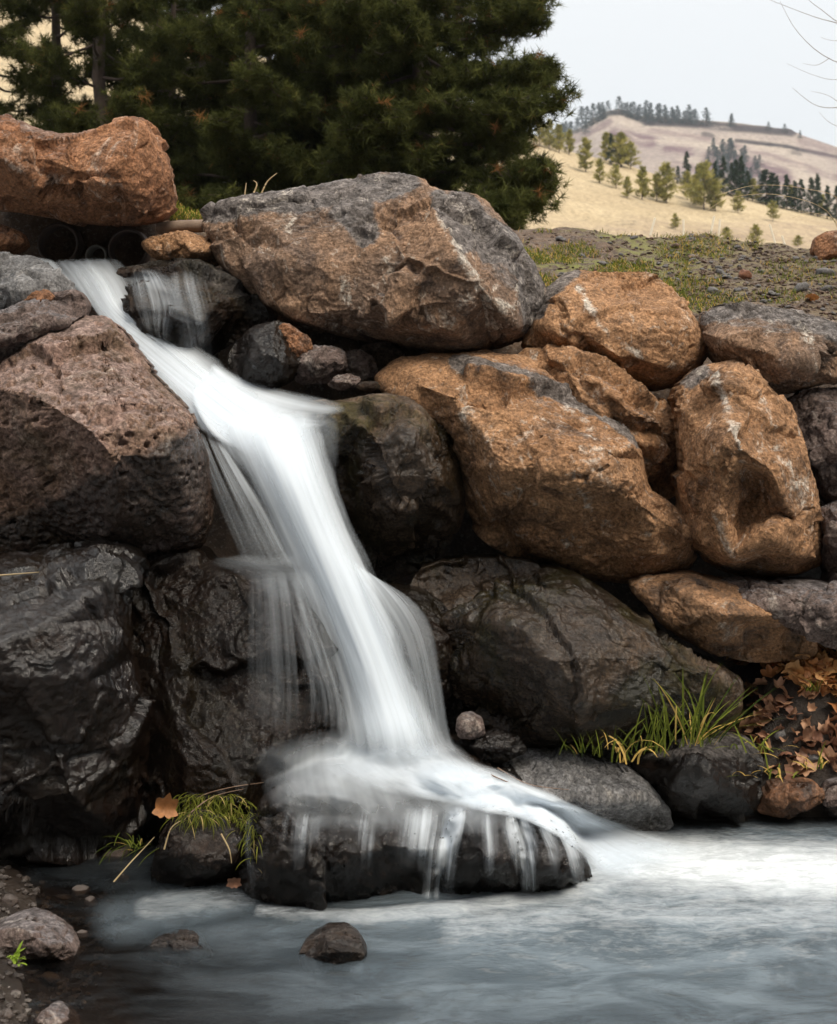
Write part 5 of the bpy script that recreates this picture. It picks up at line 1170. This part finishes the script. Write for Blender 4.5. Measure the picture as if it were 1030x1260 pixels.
_obj("branch", tb.mesh("branch", plain_mat("pale_twig", (0.36, 0.30, 0.27), (0.28, 0.23, 0.2), 20, 0.8)), root)
# timber end between the two top boulders, tree guards on the slope, a seedling on the bank
tb = Tubes(); q = np.array([P(196, 281, 7.35), P(222, 279, 7.3), P(252, 278, 7.25)]); tb.add(q - q[0], [0.032, 0.034, 0.033], 14)
tag(_obj("timber", tb.mesh("timber", plain_mat("weathered_wood", (0.30, 0.22, 0.16), (0.20, 0.14, 0.10), 9, 0.8)), None, q[0]), "weathered round timber lying in the gap between the two top boulders", "timber")
m_tube = plain_mat("pale_tree_guard", (0.62, 0.58, 0.48), (0.55, 0.50, 0.40), 3, 0.7)
for (x0, y0, x1, y1) in ((800, 290, 806, 268), (841, 295, 841, 270), (873, 296, 879, 266), (884, 294, 886, 270), (954, 300, 947, 276), (966, 302, 962, 290)):
    h = on_ground(x0, y0, HB)
    if h is None: continue
    p1 = P(x1, y1, h.y); tb = Tubes(); tb.add([(0, 0, 0), tuple((p1 - np.array(h)) / 2), tuple(p1 - np.array(h))], [0.085, 0.085, 0.085], 8)
    tag(_obj("tree_guard", tb.mesh("tree_guard", m_tube), None, h), "pale upright tree guard tube on the lower golden slope", "tree guard", "tree guards on the golden slope")
sp = []
for i in range(16): sp.append((rng.normal(0, .008, 3), rng.uniform(0, 6.28), rng.uniform(.3, 1.3), rng.uniform(.03, .06), .012, rng.uniform(.3, 1.2), rng.uniform(.6, .9)))
h = on_ground(18, 1175)
m_seed = foliage_mat("seedling_leaf", (0.14, 0.24, 0.03), (0.32, 0.42, 0.06), None, 0.4)
tag(_obj("seedling", blades_mesh("seedling", sp, m_seed), None, P(18, 1182, 4.50)), "bright green seedling in front of the long bank stone", "plant")

# ------------------------------------------------------------------ the air between here and the far hill
bm = bmesh.new(); bmesh.ops.create_cube(bm, size=1.0)
hm = bpy.data.meshes.new("haze"); bm.to_mesh(hm); bm.free()
ht = bpy.data.materials.new("pale_air"); ht.use_nodes = True; ht.node_tree.nodes.clear()
ho_ = ht.node_tree.nodes.new('ShaderNodeOutputMaterial'); hv = ht.node_tree.nodes.new('ShaderNodeVolumePrincipled')
hv.inputs['Color'].default_value = (0.86, 0.92, 1.0, 1); hv.inputs['Density'].default_value = 0.00016
ht.node_tree.links.new(hv.outputs[0], ho_.inputs['Volume'])
hm.materials.append(ht)
ho = tag(_obj("haze", hm), "thin pale air softening the distant hill", "haze", kind='stuff')
ho.scale = (5200, 5400, 260); ho.location = (0, 1000, 120)
